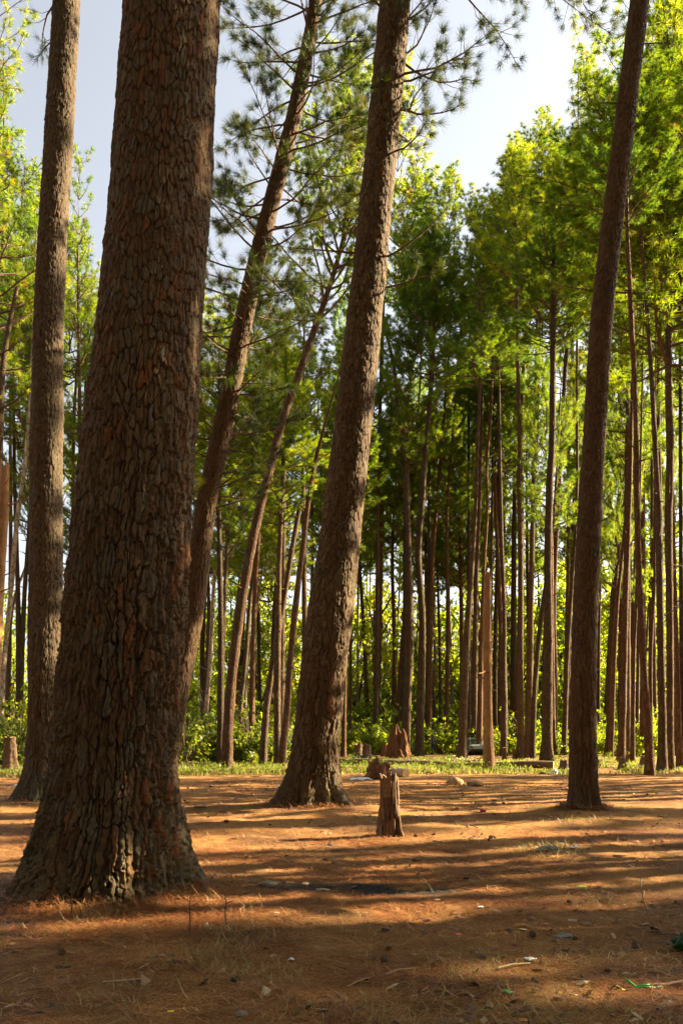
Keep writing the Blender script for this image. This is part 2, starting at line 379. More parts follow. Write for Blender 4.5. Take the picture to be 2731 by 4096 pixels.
def bark_trunk(name, T, mat, parent, NU, ch0, ch1, depth0, depth1, rows, cols, seed, top, flare=.0, lobes=5, zfine=None, furrow=.6):
    P = world_path(T, top, .16)
    bx, by = T['x'], T['Y']; bz = G(bx, by)
    P0 = P[0]; P.insert(0, [P0[0], by, min(P0[2], bz)-.35, P0[3]*1.08])
    zf = zfine or (CH+HZ/F*T['Y'])
    z = np.concatenate([np.linspace(bz-.25, zf+.15, rows), np.linspace(zf+.5, top, 24)])
    cx = interp_path(P, z, 0); r = interp_path(P, z, 3)
    # angular columns: 3/4 of them on the half towards the clearing (angles around -Y)
    u = np.linspace(0, 1, cols, endpoint=False)
    th = 2*PI*u + .75*np.sin(2*PI*u)         # dense around u=.5
    th = th - PI - PI/2                       # u=.5 -> -pi/2 (towards the clearing)
    TH, Z = np.meshgrid(th, z); R = np.repeat(r[:, None], cols, 1); CXX = np.repeat(cx[:, None], cols, 1)
    hz = np.clip(Z-bz, 0, None)
    fl = np.exp(-hz/.45)
    lob = sum(np.cos(TH*k+seed*1.7*k+.4*np.sin(hz*2+k))*a for k, a in ((lobes, .5), (lobes*2-1, .3), (3, .4)))
    R = R*(1+flare*fl*lob) + .012*R/.3*fbm(np.cos(TH)*1.6, np.sin(TH)*1.6, Z*.9, seed, 2)*2
    # plates
    hcell = lambda zz: ch0+(ch1-ch0)*sstep(.5, 6.5, zz-bz)
    zz = np.linspace(z[0], z[-1], 800); V = np.concatenate([[0], np.cumsum(.5*(1/hcell(zz)[1:]+1/hcell(zz)[:-1])*np.diff(zz))])
    gv = np.interp(Z, zz, V); gu = (TH % (2*PI))/(2*PI)*NU
    cw = np.cos(TH)*R; sw = np.sin(TH)*R
    gu = gu + .6*fbm(cw*3, sw*3, Z*1.4, seed+1, 2)*1.6 + .30*vnoise(cw*14, sw*14, Z*8, seed+2) + .16*vnoise(cw*40, sw*40, Z*26, seed+21)
    gv = gv + .5*fbm(cw*5, sw*5, Z*3, seed+3, 2)*1.4 + .22*vnoise(cw*18, sw*18, Z*14, seed+4) + .12*vnoise(cw*45, sw*45, Z*30, seed+24)
    def cells(gu, gv, NU, sd):
        iu, iv = np.floor(gu), np.floor(gv)
        f1 = np.full(gu.shape, 9.); f2 = np.full(gu.shape, 9.); idr = np.zeros(gu.shape)
        u1 = np.zeros(gu.shape); v1 = np.zeros(gu.shape); u2 = np.zeros(gu.shape); v2 = np.zeros(gu.shape)
        for a in (-1, 0, 1):
            for b in (-1, 0, 1):
                cu, cv = iu+a, iv+b; cm = np.mod(cu, NU)
                sdv = np.full_like(cm, sd)
                pu = gu-(cu+.5+.44*(hashf(cm, cv, sdv)*2-1)); pv = gv-(cv+.5+.48*(hashf(cm, cv, sdv+5)*2-1))
                d = np.hypot(pu, pv)
                c1 = d < f1; c2 = (~c1) & (d < f2)
                f2 = np.where(c1, f1, np.where(c2, d, f2)); u2 = np.where(c1, u1, np.where(c2, pu, u2)); v2 = np.where(c1, v1, np.where(c2, pv, v2))
                idr = np.where(c1, hashf(cm, cv, sdv+9), idr); u1 = np.where(c1, pu, u1); v1 = np.where(c1, pv, v1)
                f1 = np.where(c1, d, f1)
        cross = np.abs(v1-v2)/(np.hypot(u1-u2, v1-v2)+1e-6)      # 1 where the joint runs across the trunk
        return f2-f1, idr, u1, v1, cross
    ed, idr, du, dv, crs = cells(gu, gv, NU, seed)
    low = 1-sstep(1.5, 6.0, Z-bz)
    wid = (.05+.17*np.clip(fbm(cw*5, sw*5, Z*3, seed+31, 2)*1.2+.5, 0, 1)**2)*(1-.5*sstep(.5, .9, crs))
    groove = sstep(.015, .02+wid, ed)
    weak = sstep(.55, .9, crs)*(.10+.22*low)                        # shallow cross cracks
    groove = groove*(1-weak)+weak
    NU2 = max(4, int(NU*.5))
    e2, id2, _, _, cr2 = cells(gu*NU2/NU, gv*.22, NU2, seed+50)
    fur = sstep(.0, .13, e2); fur = np.maximum(fur, sstep(.6, .9, cr2)*.8)
    fw = furrow*(.25+.75*low)
    n1 = fbm(cw*22, sw*22, Z*9, seed+8, 3)
    ter = np.floor((n1+.5*vnoise(cw*9, sw*9, Z*5, seed+12)+2)*5)/5-2  # flakes: thin steps
    h = groove*(.66+.34*idr) + (-.30*dv*(1-.6*low)+.5*(idr-.5)*du)*groove
    h = h*(1-fw+fw*fur) - fw*(1-fur)*.55
    h = h + .42*ter*groove + .22*fbm(cw*55, sw*55, Z*26, seed+18, 2)
    D = depth0+(depth1-depth0)*sstep(1.0, 6.5, Z-bz)
    rr = R + D*(h-.75)
    v = np.stack([CXX+np.cos(TH)*rr, by+np.sin(TH)*rr, Z], -1)
    v -= np.array([bx, by, bz])
    nr = len(z); i = np.arange(nr-1)[:, None]*cols; j = np.arange(cols)[None]; k = (j+1) % cols
    f = np.stack([i+j, i+k, i+cols+k, i+cols+j], -1).reshape(-1, 4)
    b = MB(); b.add(v.reshape(-1, 3), f, 0, (idr*.8+.2*id2).ravel())
    me = b.mesh(name, mat)
    at = me.attributes.new('dep', 'FLOAT', 'POINT'); at.data.foreach_set('value', np.clip(groove*(1-fw+fw*fur), 0, 1).astype(np.float32).ravel())
    return link(name, me, parent), P

def far_trunk(P, base, sides=22, step=.30, seed=0, name='trunk', broken=False):
    """trunk of a tree further off: P = (x, y, z, r) list upwards, base = world origin"""
    P = np.asarray(P, float)
    z = np.linspace(P[0, 2], P[-1, 2], max(8, int((P[-1, 2]-P[0, 2])/step)))
    cx, cy, r = [np.interp(z, P[:, 2], P[:, k]) if len(P) < 3 else interp_path(P, z, k) for k in (0, 1, 3)]
    r = np.maximum(r, .012)
    th = np.arange(sides)/sides*2*PI
    TH, Z = np.meshgrid(th, z); R = np.repeat(r[:, None], sides, 1)
    hz = Z-P[0, 2]
    R = R*(1+.30*np.exp(-hz/.5)*(1+.3*np.cos(TH*5+seed)))
    R = R*(1+.10*fbm(np.cos(TH)*3, np.sin(TH)*3, Z*1.6, seed, 3)*1.5)
    R = R*(1+.05*(hashf(np.floor(TH*50), np.floor(Z*50), np.full_like(TH, seed))-.5)*2)
    if broken:
        zt = z[-1]; Z = np.where(Z > zt-.05, zt+.6*(hashf(np.round(TH*9), np.zeros_like(TH), np.full_like(TH, seed))-.5), Z)
    v = np.stack([cx[:, None]+np.cos(TH)*R, cy[:, None]+np.sin(TH)*R, Z], -1)-np.array(base)
    nr = len(z); i = np.arange(nr-1)[:, None]*sides; j = np.arange(sides)[None]; k = (j+1) % sides
    b = MB(); b.add(v.reshape(-1, 3), np.stack([i+j, i+k, i+sides+k, i+sides+j], -1).reshape(-1, 4))
    rs_ = np.random.default_rng(seed+1)
    for q in range(int((z[-1]-z[0])*.7)):
        t = .2+.75*rs_.random()**.7; zi = int(t*(nr-1)); a = rs_.random()*2*PI; L = .12+.9*rs_.random()**2.5; e = rs_.normal()*.35+.1
        c0 = np.array([cx[zi], cy[zi], z[zi]])-np.array(base); d = np.array([math.cos(a), math.sin(a), e]); rr = min(.03, r[zi]*.3)
        b.tube(np.array([c0+d*r[zi]*.7, c0+d*(r[zi]+L*.5), c0+d*(r[zi]+L)+[0, 0, .1*L]]), [rr*1.3, rr*.8, rr*.35], 4)
    top = v[-1]; c = top.mean(0); c[2] -= .1
    b.add(np.vstack([top, c]), np.stack([np.arange(sides), (np.arange(sides)+1) % sides, np.full(sides, sides)], 1))
    return b

# ------------------------------------------------------------------ needles, crowns, shrubs
def unit(v): return v/(np.linalg.norm(v, axis=-1, keepdims=True)+1e-9)
def tufts(b, C, D, k, L, w, spread, droop, rg, mat=0, tintj=.25, blade=1):
    """needle tufts at C (n,3), pointing along D (n,3): k needles each, slim bent blades"""
    C = np.asarray(C, float); D = unit(np.asarray(D, float)); n = len(C)
    if n == 0: return
    rnd = rg.normal(size=(n, k, 3))
    d = unit(D[:, None]+spread*rnd)
    d[..., 2] -= droop*(.6+.4*rg.random((n, k))); d = unit(d)
    ln = L*(.7+.45*rg.random((n, k, 1)))*(.8+.4*rg.random((n, 1, 1)))
    st = C[:, None]+rg.normal(size=(n, k, 3))*L*.10 - D[:, None]*L*.25*rg.random((n, k, 1))
    side = unit(np.cross(d, rg.normal(size=(n, k, 3))))*w*.5
    t = np.clip(rg.random((n, 1))*.86+tintj*(rg.random((n, k))-.5), 0, .93)
    odd = rg.random((n, 1)) > .986
    t = np.where(odd, .93+.07*rg.random((n, k)), t)
    if blade == 1:
        v = np.stack([st-side, st+side, st+d*ln+np.array([0, 0, -.12])*ln*droop], 2)
        f = np.arange(n*k*3).reshape(-1, 3); a = np.repeat(t.reshape(-1), 3)
    else:
        md = st+d*ln*.55; en = st+d*ln; en = en+np.array([0, 0, -.16])*ln
        v = np.stack([st, md-side, en, md+side], 2)
        f = np.arange(n*k*4).reshape(-1, 4); a = np.repeat(t.reshape(-1), 4)
    b.add(v.reshape(-1, 3), f, mat, a)

def branch(b, o, az, el, L, r0, rg, TC, TD, curve=.5, sag=0.0, twigs=4.0, tl=.35, mat=1, fork=True, tdens=2.0, sides=4, n=7, start=.22, wob=1.0, thin=False):
    """one limb with side twigs; collects tuft centres / directions"""
    o = np.asarray(o, float)
    p = [o]; a, e = az, el
    for i in range(n-1):
        a += rg.normal()*.13*wob; e += curve/(n-1)+rg.normal()*.07*wob - sag/(n-1)
        d = np.array([math.cos(a)*math.cos(e), math.sin(a)*math.cos(e), math.sin(e)])
        p.append(p[-1]+d*L/(n-1))
    p = np.array(p); b.tube(p, np.linspace(r0, max(.2*r0, .006), n), sides, mat, cap=False)
    nt = max(2, int(L*twigs))
    for q in range(nt):
        s = start+(1-start)*(q+rg.random())/nt
        i = min(int(s*(n-1)), n-2); ft = s*(n-1)-i
        c = p[i]*(1-ft)+p[i+1]*ft; d = unit(p[i+1]-p[i])
        sd = unit(np.cross(d, [0, 0, 1.])+rg.normal(size=3)*.35)*(1 if rg.random() < .5 else -1)
        td = unit(d*.75+sd*(.7+.3*rg.random())+np.array([0, 0, .25*rg.random()]))
        l = tl*L*(1.08-s)*(.6+.8*rg.random())+.12
        m = c+td*l*.5; td2 = unit(td+np.array([0, 0, .35])+rg.normal(size=3)*.15); en = m+td2*l*.5
        if not thin: b.tube(np.array([c, m, en]), [max(r0*.28, .006), max(r0*.2, .005), .004], 3, mat, cap=False)
        nn = max(1, int(l*tdens+.5))
        for g in range(nn):
            s2 = 1-g/nn*.75
            TC.append(m+(en-m)*(2*s2-1) if s2 > .5 else c+(m-c)*2*s2); TD.append(td2 if s2 > .5 else td)
    TC.append(p[-1]); TD.append(unit(p[-1]-p[-2])); TC.append(p[-2]); TD.append(unit(p[-1]-p[-2]))

def pine_crown(seed, H, R, k=11, NL=.34, nw=.045, spread=.8, droop=.15, levels=26, per=3.4, axis=None, up=.25, prof=None, twigs=3.0, tl=.32, tdens=2.6, blade=1, mats=None, r0=.055, nside=4, thin=False):
    rg = np.random.default_rng(seed); b = MB(); TC, TD = [], []
    prof = prof or (lambda t: (min(1, .5+1.7*t))*max(0, 1-t)**.62+.10)
    for lv in range(levels):
        t = (lv+.6*rg.random())/levels
        m = int(per) + (rg.random() < per-int(per))
        a0 = rg.random()*2*PI
        for q in range(m):
            az = a0+q*2*PI/m+rg.normal()*.4
            L = R*prof(t)*(.55+.6*rg.random())
            if rg.random() < .10: L *= 1.35
            el = up*.6+(.75*t)+rg.normal()*.18 - .12
            ax = axis(t) if axis else (0, 0)
            branch(b, (ax[0], ax[1], t*H), az, el, L, r0*(1.1-t)+.012, rg, TC, TD, curve=.45, twigs=twigs, tl=tl, tdens=tdens, sides=nside, thin=thin, n=4 if thin else 7)
    ax = axis(1.0) if axis else (0, 0)
    TC.append((ax[0], ax[1], H)); TD.append((0, 0, 1.))
    tufts(b, TC, TD, k, NL, nw, spread, droop, rg, 0, blade=blade)
    return b.mesh('crown', mats or [M_NEEDLE, M_TWIG], False)

def leaf_cloud(b, C, R, n, ls, rg, mat=0, flat=1.0, shell=.55):
    """n diamond leaves through an uneven ball at C"""
    d = unit(rg.normal(size=(n, 3))); rad = R*(shell+(1-shell)*rg.random((n, 1)))**1.0*(.75+.5*rg.random((n, 1)))
    p = np.asarray(C)+d*rad*np.array([1, 1, flat])
    nrm = unit(d+rg.normal(size=(n, 3))*.8+np.array([0, 0, .5])); u = unit(np.cross(nrm, rg.normal(size=(n, 3)))); w = np.cross(nrm, u)
    s = ls*(.6+.8*rg.random((n, 1)))
    v = np.stack([p-u*s*.6, p-w*s*.32, p+u*s*.6, p+w*s*.32], 1)
    t = np.clip(rg.random()*.4+.55*rg.random(n), 0, .97); t = np.where(rg.random(n) > .985, 1.0, t)
    b.add(v.reshape(-1, 3), np.arange(n*4).reshape(-1, 4), mat, np.repeat(t, 4))

def shrub_mesh(seed, H, R, n=34, per=55, ls=.17):
    rg = np.random.default_rng(seed); b = MB(); st = MB()
    for i in range(n):
        a = rg.random()*2*PI; q = rg.random()**.6; hh = H*(.12+.88*rg.random()**1.1)*(1-.45*q*q)
        c = np.array([math.cos(a)*R*q, math.sin(a)*R*q, hh])
        leaf_cloud(b, c, .26*R*(.55+.7*rg.random())+.15, int(per*(.5+rg.random())), ls, rg, 0, .8, .2)
        if i % 2 == 0:
            st.tube(np.array([[c[0]*.15, c[1]*.15, -.1], [c[0]*.55, c[1]*.55, hh*.6], c]), [.035, .02, .008], 4, 0)
    for i in range(10):
        a = rg.random()*2*PI; rr = R*(.5+.6*rg.random()); hh = H*(.8+.5*rg.random())
        e = np.array([math.cos(a)*rr, math.sin(a)*rr, hh]); m = e*[.5, .5, .75]
        st.tube(np.array([[0, 0, 0], m, e]), [.022, .013, .005], 3, 0)
        leaf_cloud(b, e, .16, 10, ls, rg, 0, 1, .2)
    return b.mesh('foliage', M_LEAF, False), st.mesh('stems', M_TWIG)

def broad_tree_mesh(seed, H, R, ls=.22, n=60, per=80, hb=.25):
    rg = np.random.default_rng(seed); b = MB(); st = MB()
    top = np.array([rg.normal()*.4, rg.normal()*.4, H*.8])
    st.tube(np.array([[0, 0, -.2], [rg.normal()*.15, rg.normal()*.15, H*.3], top*[.7, .7, .7], top]), [H*.016, H*.012, H*.007, .02], 7, 0)
    for i in range(n):
        a = rg.random()*2*PI; t = hb+(1-hb)*rg.random(); q = rg.random()**.5*math.sin(PI*min(1, .15+.85*(t-hb)/(1-hb)))**.6
        c = np.array([math.cos(a)*R*q, math.sin(a)*R*q, H*t])
        leaf_cloud(b, c, R*.24*(.5+.8*rg.random()), int(per*(.5+rg.random())), ls, rg, 0, .75, .3)
        if i % 3 == 0:
            z0 = H*max(.15, t-.25)
            st.tube(np.array([[0, 0, z0], c*[.5, .5, 0]+[0, 0, z0*.4+c[2]*.6], c]), [.07, .045, .015], 4, 0)
    return b.mesh('crown', M_LEAF, False), st.mesh('trunk', M_FAR)

# ------------------------------------------------------------------ the big pines of the clearing
def tree_root(T, label, group=None, name='pine_tree'):
    return root(name, (T['x'], T['Y'], G(T['x'], T['Y'])), label, 'tree', group)

H_CROWN, R_CROWN = 15.0, 4.1
PROF = [lambda t: .35+.85*math.sin(PI*min(1, .18+t*.74))**.8, lambda t: .30+.95*math.sin(PI*min(1, .30+t*.62)), lambda t: (.5+.5*math.sin(7*t+2)**2)*(.45+.75*math.sin(PI*min(1, .2+t*.72))), lambda t: (.35+.65*math.sin(5*t+1)**2)*(1.1-.55*t)]
CROWNS = [pine_crown(100+i, H_CROWN, R_CROWN*(.85+.06*i), k=34, NL=.33, nw=.027, spread=.9, droop=.18, levels=19, per=3.3,
          prof=PROF[i % 4], up=[.5, .9, .45, .7][i % 4], twigs=3.7, tdens=2.7, tl=.32) for i in range(5)]
DROOPY = [pine_crown(200+i, H_CROWN, R_CROWN*1.1, k=26, NL=.42, nw=.034, spread=.42, droop=1.15, levels=15, per=3.2,
          prof=lambda t: .45+.8*math.sin(PI*min(1, t*.75+.25)), up=.9, twigs=2.3, tdens=1.6, tl=.34) for i in range(2)]

def crown_on(r, x, z0, z1, variant, rs=1.0, rz=None, tilt=(0, 0), base=None):
    bz = base[2]
    c = link('crown', variant, r)
    c.location = (x-base[0], 0, z0-bz); c.scale = (rs, rs, (z1-z0)/H_CROWN)
    c.rotation_euler = (tilt[1], tilt[0], rz if rz is not None else random.random()*6.28)
    return c

# 1 the great pine in front
r1 = tree_root(T1, 'massive old pine with flared buttressed base and deeply furrowed brown bark')
t1o, P1 = bark_trunk('trunk', T1, M_T1, r1, 58, .28, .14, .078, .027, 860, 350, 11, 30, .17, 5, furrow=.45)
crown_on(r1, P1[-1][0]-.4, 15, 30, CROWNS[0], 1.0, 1.0, base=r1.location)
# 2 grey straight pine behind it
r2 = tree_root(T2, 'straight grey-brown pine standing just behind the massive furrowed trunk')
t2o, P2 = bark_trunk('trunk', T2, M_T2, r2, 24, .26, .15, .040, .032, 620, 190, 23, 31, .22, 5)
crown_on(r2, P2[-1][0], 21, 34, CROWNS[2], 1.0, 2.0, base=r2.location)
# 3 leaning pine with the needles
r3 = tree_root(T3, 'leaning pine emerging from behind the massive trunk, hung with fine dark needles')
t3o, P3 = bark_trunk('trunk', T3, M_T5, r3, 20, .26, .17, .036, .030, 560, 130, 37, 26.5, .15, 4)
# 4 leaning pine in the middle
r4 = tree_root(T4, 'thick leaning pine with lichen flecks and scarred flared base beside the stump')
t4o, P4 = bark_trunk('trunk', T4, M_T4, r4, 26, .42, .17, .055, .036, 700, 210, 41, 27, .28, 6)
crown_on(r4, P4[-1][0]-.3, 21.5, 32, CROWNS[1], 1.0, .4, base=r4.location)
# 5 leaning pine on the other side
r5 = tree_root(T5, 'solitary dark reddish pine leaning outward at the sunny side of the clearing')
t5o, P5 = bark_trunk('trunk', T5, M_T5, r5, 20, .22, .13, .030, .022, 640, 150, 53, 28, .28, 5)
crown_on(r5, P5[-1][0], 20.5, 32, CROWNS[3], .9, 2.7, base=r5.location)

# branches one can tell apart: limb with a spray of needles as its sub-part
def limb(rt, rg, o, az, el, L, r0=.03, k=46, NL=.21, nw=.0048, curve=.4, sag=0, twigs=3.6, tl=.30, tdens=2.2, n=8, spread=.62, droop=.12, start=.2, wob=1.0):
    b = MB(); TC, TD = [], []
    branch(b, (0, 0, 0), az, el, L, r0, rg, TC, TD, curve=curve, sag=sag, twigs=twigs, tl=tl, mat=0, tdens=tdens, n=n, sides=5, start=start, wob=wob)
    me = b.mesh('branch', M_TWIG)
    ob = link('branch', me, rt, Vector(o)-Vector(rt.location))
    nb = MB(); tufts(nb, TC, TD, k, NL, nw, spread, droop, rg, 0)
    link('needles', nb.mesh('needles', M_NEEDLE_SHADED, False), ob)
    return ob
def trunk_at(P, z):
    return float(interp_path(P, np.array([z]), 0)[0]), float(interp_path(P, np.array([z]), 3)[0])
rg3 = np.random.default_rng(5)
for i in range(96):                                      # leaning pine 3: whorls all the way up
    py = 2080-2060*(i/92)**.92
    if i > 92: py = -120-(i-92)*160
    z = CH+(HZ-py)/F*T3['Y']; x, rr = trunk_at(P3, z)
    az = rg3.random()*2*PI
    if i % 3 == 0: az = PI+rg3.normal()*.5               # many reach over towards the great trunk
    if i % 3 == 1: az = rg3.normal()*.5
    L = (1.5+1.9*rg3.random())*(1.0 if py < 1500 else .8)
    limb(r3, rg3, (x, T3['Y'], z), az, .15+rg3.normal()*.3, L, .03, k=74, NL=.28, nw=.0085, curve=.25+.3*rg3.random(), sag=.25*rg3.random(), twigs=4.2, tdens=2.8)
rg4 = np.random.default_rng(8)
for (py, az, el, L, sag, cv) in [(420, .25, -.35, 1.9, .55, .9), (480, .1, -.5, 2.1, .1, .9), (400, -.2, -.8, 1.8, -.2, 1.2), (300, .0, -.2, 2.4, .3, .5), (230, .2, -.4, 2.0, .2, .6), (-350, .0, .05, 5.2, .5, .0), (-300, .15, .05, 4.9, .45, .0), (-320, -.15, .0, 4.6, .4, .0), (330, .1, .15, 1.7, .2, .3), (250, -.5, .3, 1.6, .3, .3), (210, .5, .25, 1.8, .1, .4), (120, .0, .35, 1.5, .1, .2), (560, -.2, -.75, 1.5, -.1, 1.3),
                                 (60, 3.4, .3, 1.1, .3, .2), (300, 2.9, -.6, .9, .3, .2), (-60, 2.7, .4, 1.6, .3, .2), (-120, .2, .3, 2.6, .5, .1), (-160, .0, .25, 4.0, .55, .05), (-200, .25, .2, 3.2, .55, .0), (-180, -.25, .25, 3.7, .6, .0), (-120, .1, .15, 3.4, .35, .0), (-240, .0, .1, 4.4, .45, .0), (-60, -.1, .3, 2.4, .5, .1), (-550, 3.3, .2, 2.5, .5, .1), (-800, 1.6, .2, 2.5, .3, .2)]:
    z = CH+(HZ-py)/F*T4['Y']; x, rr = trunk_at(P4, z)
    limb(r4, rg4, (x, T4['Y'], z), az, el, L, .03, k=80, NL=.22, nw=.0058, curve=cv, sag=sag, twigs=5.0, tl=.30, tdens=2.8, start=.3, wob=2.2 if L < 2.2 else 1.1)
for (py, az, el, L) in [(1010, 3.3, -.1, 1.6), (1060, -.15, .25, 1.9), (1150, .2, -.1, 1.6)]:
    z = CH+(HZ-py)/F*T4['Y']; x, rr = trunk_at(P4, z)
    limb(r4, rg4, (x, T4['Y'], z), az, el, L, .03, k=55, NL=.2, curve=.3, sag=.1, twigs=3.6, tl=.3, tdens=2.2, start=.25)
for (py, az, el, L) in [(-10, 2.9, -.1, 1.5), (-150, 3.3, -.3, 2.2), (60, 2.6, -.5, 1.2)]:        # dark sprays beside pine 2
    z = CH+(HZ-py)/F*T2['Y']; x, rr = trunk_at(P2, z)
    limb(r2, rg4, (x, T2['Y'], z), az, el, L, .03, k=50, NL=.22, curve=.1, sag=.4, start=.3)
for (py, az, el, L) in [(180, -.1, .1, .7), (420, 3.0, .1, .6)]:
    z = CH+(HZ-py)/F*T5['Y']; x, rr = trunk_at(P5, z)
    limb(r5, rg4, (x, T5['Y'], z), az, el, L, .02, k=50, NL=.2, curve=.1, sag=.2, start=.3)

# ------------------------------------------------------------------ the pines of the far rows, as they stand
def treeline(x):
    return float(np.interp(x, [-100, 0, 200, 300, 430, 700, 900, 1100, 1300, 1500, 1650, 1750, 1850, 1950, 2050, 2200, 2300, 2450, 2600, 2731, 2900],
                           [0, 20, 620, 640, 900, 1600, 1450, 1300, 1150, 900, 690, 640, 740, 640, 540, 575, 560, 420, 240, 60, 0]))
ORD = ['first', 'second', 'third', 'fourth', 'fifth', 'sixth', 'seventh', 'eighth', 'ninth', 'tenth', 'eleventh', 'twelfth', 'thirteenth', 'fourteenth', 'fifteenth', 'sixteenth', 'seventeenth', 'eighteenth', 'nineteenth', 'twentieth']
def far_tree(basepx, pts, mat, label, top=None, bot=None, rs=1.0, variant=None, group=None, sides=17, Y=None, broken=False, crown=True, cx=0.0, name='pine_tree', sprout=None):
    """basepx = photo y of the foot (gives the distance); pts = (x, y, width) upwards"""
    Y = Y or gdepth(basepx)
    x0 = (pts[0][0]-CX)/F*Y; bz = G(x0, Y)
    P = [[x0-(pts[1][0]-pts[0][0])*.05/F*Y, Y, bz-.25, pts[0][2]*.5/F*Y]]
    for (px, py, w) in pts:
        if py < basepx-15:
            x, z = s2w(px, py, Y); P.append([x, Y, z, w*.5/F*Y])
    r = root(name, (x0, Y, bz), label, 'tree', group)
    a, b = np.array(P[-2]), np.array(P[-1])
    if crown:
        ty = top if top is not None else treeline(pts[-1][0])+random.uniform(0, 320)
        by = bot if bot is not None else min(ty+random.uniform(520, 820), 2050)
        zt, zb = CH+(HZ-ty)/F*Y, CH+(HZ-by)/F*Y
        if zt > b[2]+1:
            sl = np.clip((b[0]-a[0])/(b[2]-a[2]), -.1, .1)
            P.append([b[0]+sl*(zt-b[2])*.6, Y, zt-.3, .03])
        PP = np.array(P)
        xm = np.interp((zb+zt)/2, PP[:, 2], PP[:, 0]); xa, xb_ = np.interp(zb, PP[:, 2], PP[:, 0]), np.interp(zt, PP[:, 2], PP[:, 0])
        v = variant or random.choice(CROWNS)
        crown_on(r, xa+cx, zb, zt, v, rs*random.uniform(.9, 1.2), tilt=(math.atan2(xb_-xa, zt-zb), 0), base=r.location)
    o = link('trunk', far_trunk(P, (x0, Y, bz), sides, .38, random.randint(0, 999), broken=broken).mesh('trunk', mat), r)
    return r, P

# --- between the massive trunk and the middle leaning pine
r_m1, P_m1 = far_tree(3072, [(906,3072,50),(913,2910,42),(928,2697,41),(955,2485,39),(990,2272,38),(1028,2080,37),(1067,1927,36),(1110,1750,35),(1150,1620,34),(1202,1479,30),(1250,1340,27),(1303,1190,23),(1356,1020,18),(1398,830,13),(1422,640,9)], M_RED,
    'reddish leaning pine at the edge of the thicket, its crown of drooping bright tufts', crown=False)
def droop_axis(t):
    z = (1300-t*980)
    return (np.interp(z, [300, 640, 830, 1020, 1190, 1300], [1430, 1422, 1398, 1356, 1303, 1266])-1266)/F*gdepth(3072), 0
Ym = gdepth(3072); zb = CH+(HZ-1300)/F*Ym
cm = pine_crown(401, 980/F*Ym, 3.9, k=34, NL=.33, nw=.028, spread=.38, droop=1.25, levels=18, per=3.2, axis=droop_axis, up=.9, prof=lambda t: .55+.75*math.sin(PI*min(1, t*.8+.2)), twigs=3.0, tdens=2.2, tl=.32)
co_ = link('crown', cm, r_m1); co_.location = ((1266-CX)/F*Ym-r_m1.location.x, 0, zb-r_m1.location.z)
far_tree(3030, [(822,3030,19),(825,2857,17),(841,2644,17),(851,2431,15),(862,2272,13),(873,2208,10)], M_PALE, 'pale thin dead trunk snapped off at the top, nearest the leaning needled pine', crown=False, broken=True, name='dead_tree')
far_tree(3045, [(889,3045,18),(890,2846,15),(891,2644,17),(897,2431,16),(907,2219,14),(915,2060,13),(922,1850,10),(926,1700,7)], M_FAR, 'slim dark upright pine close beside the reddish leaning trunk', top=1500, bot=2250, rs=.8)
far_tree(3035, [(960,3035,20),(963,2830,18),(982,2644,18),(998,2431,17),(1013,2272,13),(1021,2150,9)], M_FAR, 'slender leaning pine directly behind the reddish leaning trunk', top=1750, bot=2350, rs=.7)
far_tree(3025, [(985,3025,11),(991,2644,10),(1019,2485,10),(1040,2352,9),(1052,2220,7)], M_PALE, 'very thin pale sapling trunk leaning between two darker trunks', top=1900, bot=2380, rs=.55)
far_tree(3060, [(1109,3060,29),(1109,2846,27),(1109,2644,28),(1112,2485,26),(1114,2325,22),(1120,2166,20),(1129,1953,20),(1135,1800,14)], M_FAR, 'upright dark pine crossed by a second leaning trunk in the thicket', top=1350, bot=2120, rs=.85)
far_tree(3058, [(1050,3058,32),(1067,2819,28),(1093,2644,26),(1125,2458,24),(1152,2298,21),(1178,2139,20),(1205,2010,14),(1213,1985,8)], M_FAR, 'broken leaning trunk that crosses the upright dark pine', crown=False, broken=True, Y=45.9, name='dead_tree')
far_tree(3062, [(1122,3062,34),(1128,3016,32),(1141,2910,29),(1157,2697,26),(1173,2511,26),(1194,2325,24),(1215,2166,21),(1237,1980,19),(1260,1850,16),(1310,1660,10),(1359,1487,6)], M_RED, 'pale sunlit knobbly trunk leaning beside the middle pine, thinning to a bare tip', crown=False)
far_tree(3000, [(1376,3000,30),(1379,2869,26),(1384,2600,22),(1390,2200,18)], M_FAR, 'dark trunk half hidden behind the scarred base of the middle leaning pine', top=1250, bot=2300)

# --- behind the grey pine
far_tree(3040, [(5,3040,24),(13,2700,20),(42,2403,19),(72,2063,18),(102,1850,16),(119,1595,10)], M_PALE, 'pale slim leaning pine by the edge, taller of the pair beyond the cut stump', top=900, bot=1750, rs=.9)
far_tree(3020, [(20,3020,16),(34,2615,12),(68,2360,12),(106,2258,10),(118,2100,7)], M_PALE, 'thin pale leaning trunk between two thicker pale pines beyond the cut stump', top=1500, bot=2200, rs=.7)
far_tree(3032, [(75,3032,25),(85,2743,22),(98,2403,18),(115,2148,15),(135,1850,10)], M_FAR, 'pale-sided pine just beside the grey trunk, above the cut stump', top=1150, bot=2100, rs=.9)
far_tree(3110, [(-40,3110,60),(-12,2500,46),(2,2250,42),(16,2010,40),(20,1860,34)], M_SNAG, 'splintered orange-brown dead snag at the edge, broken off below the crowns', crown=False, broken=True, name='dead_tree')
r_l4, _ = far_tree(3080, [(-30,3080,40),(-12,2200,32),(4,1663,26),(12,1480,24),(34,1323,20),(70,1150,14)], M_FAR, 'spreading pine at the edge whose bright yellow-green crown fills the corner', crown=False)
YL = gdepth(3080)
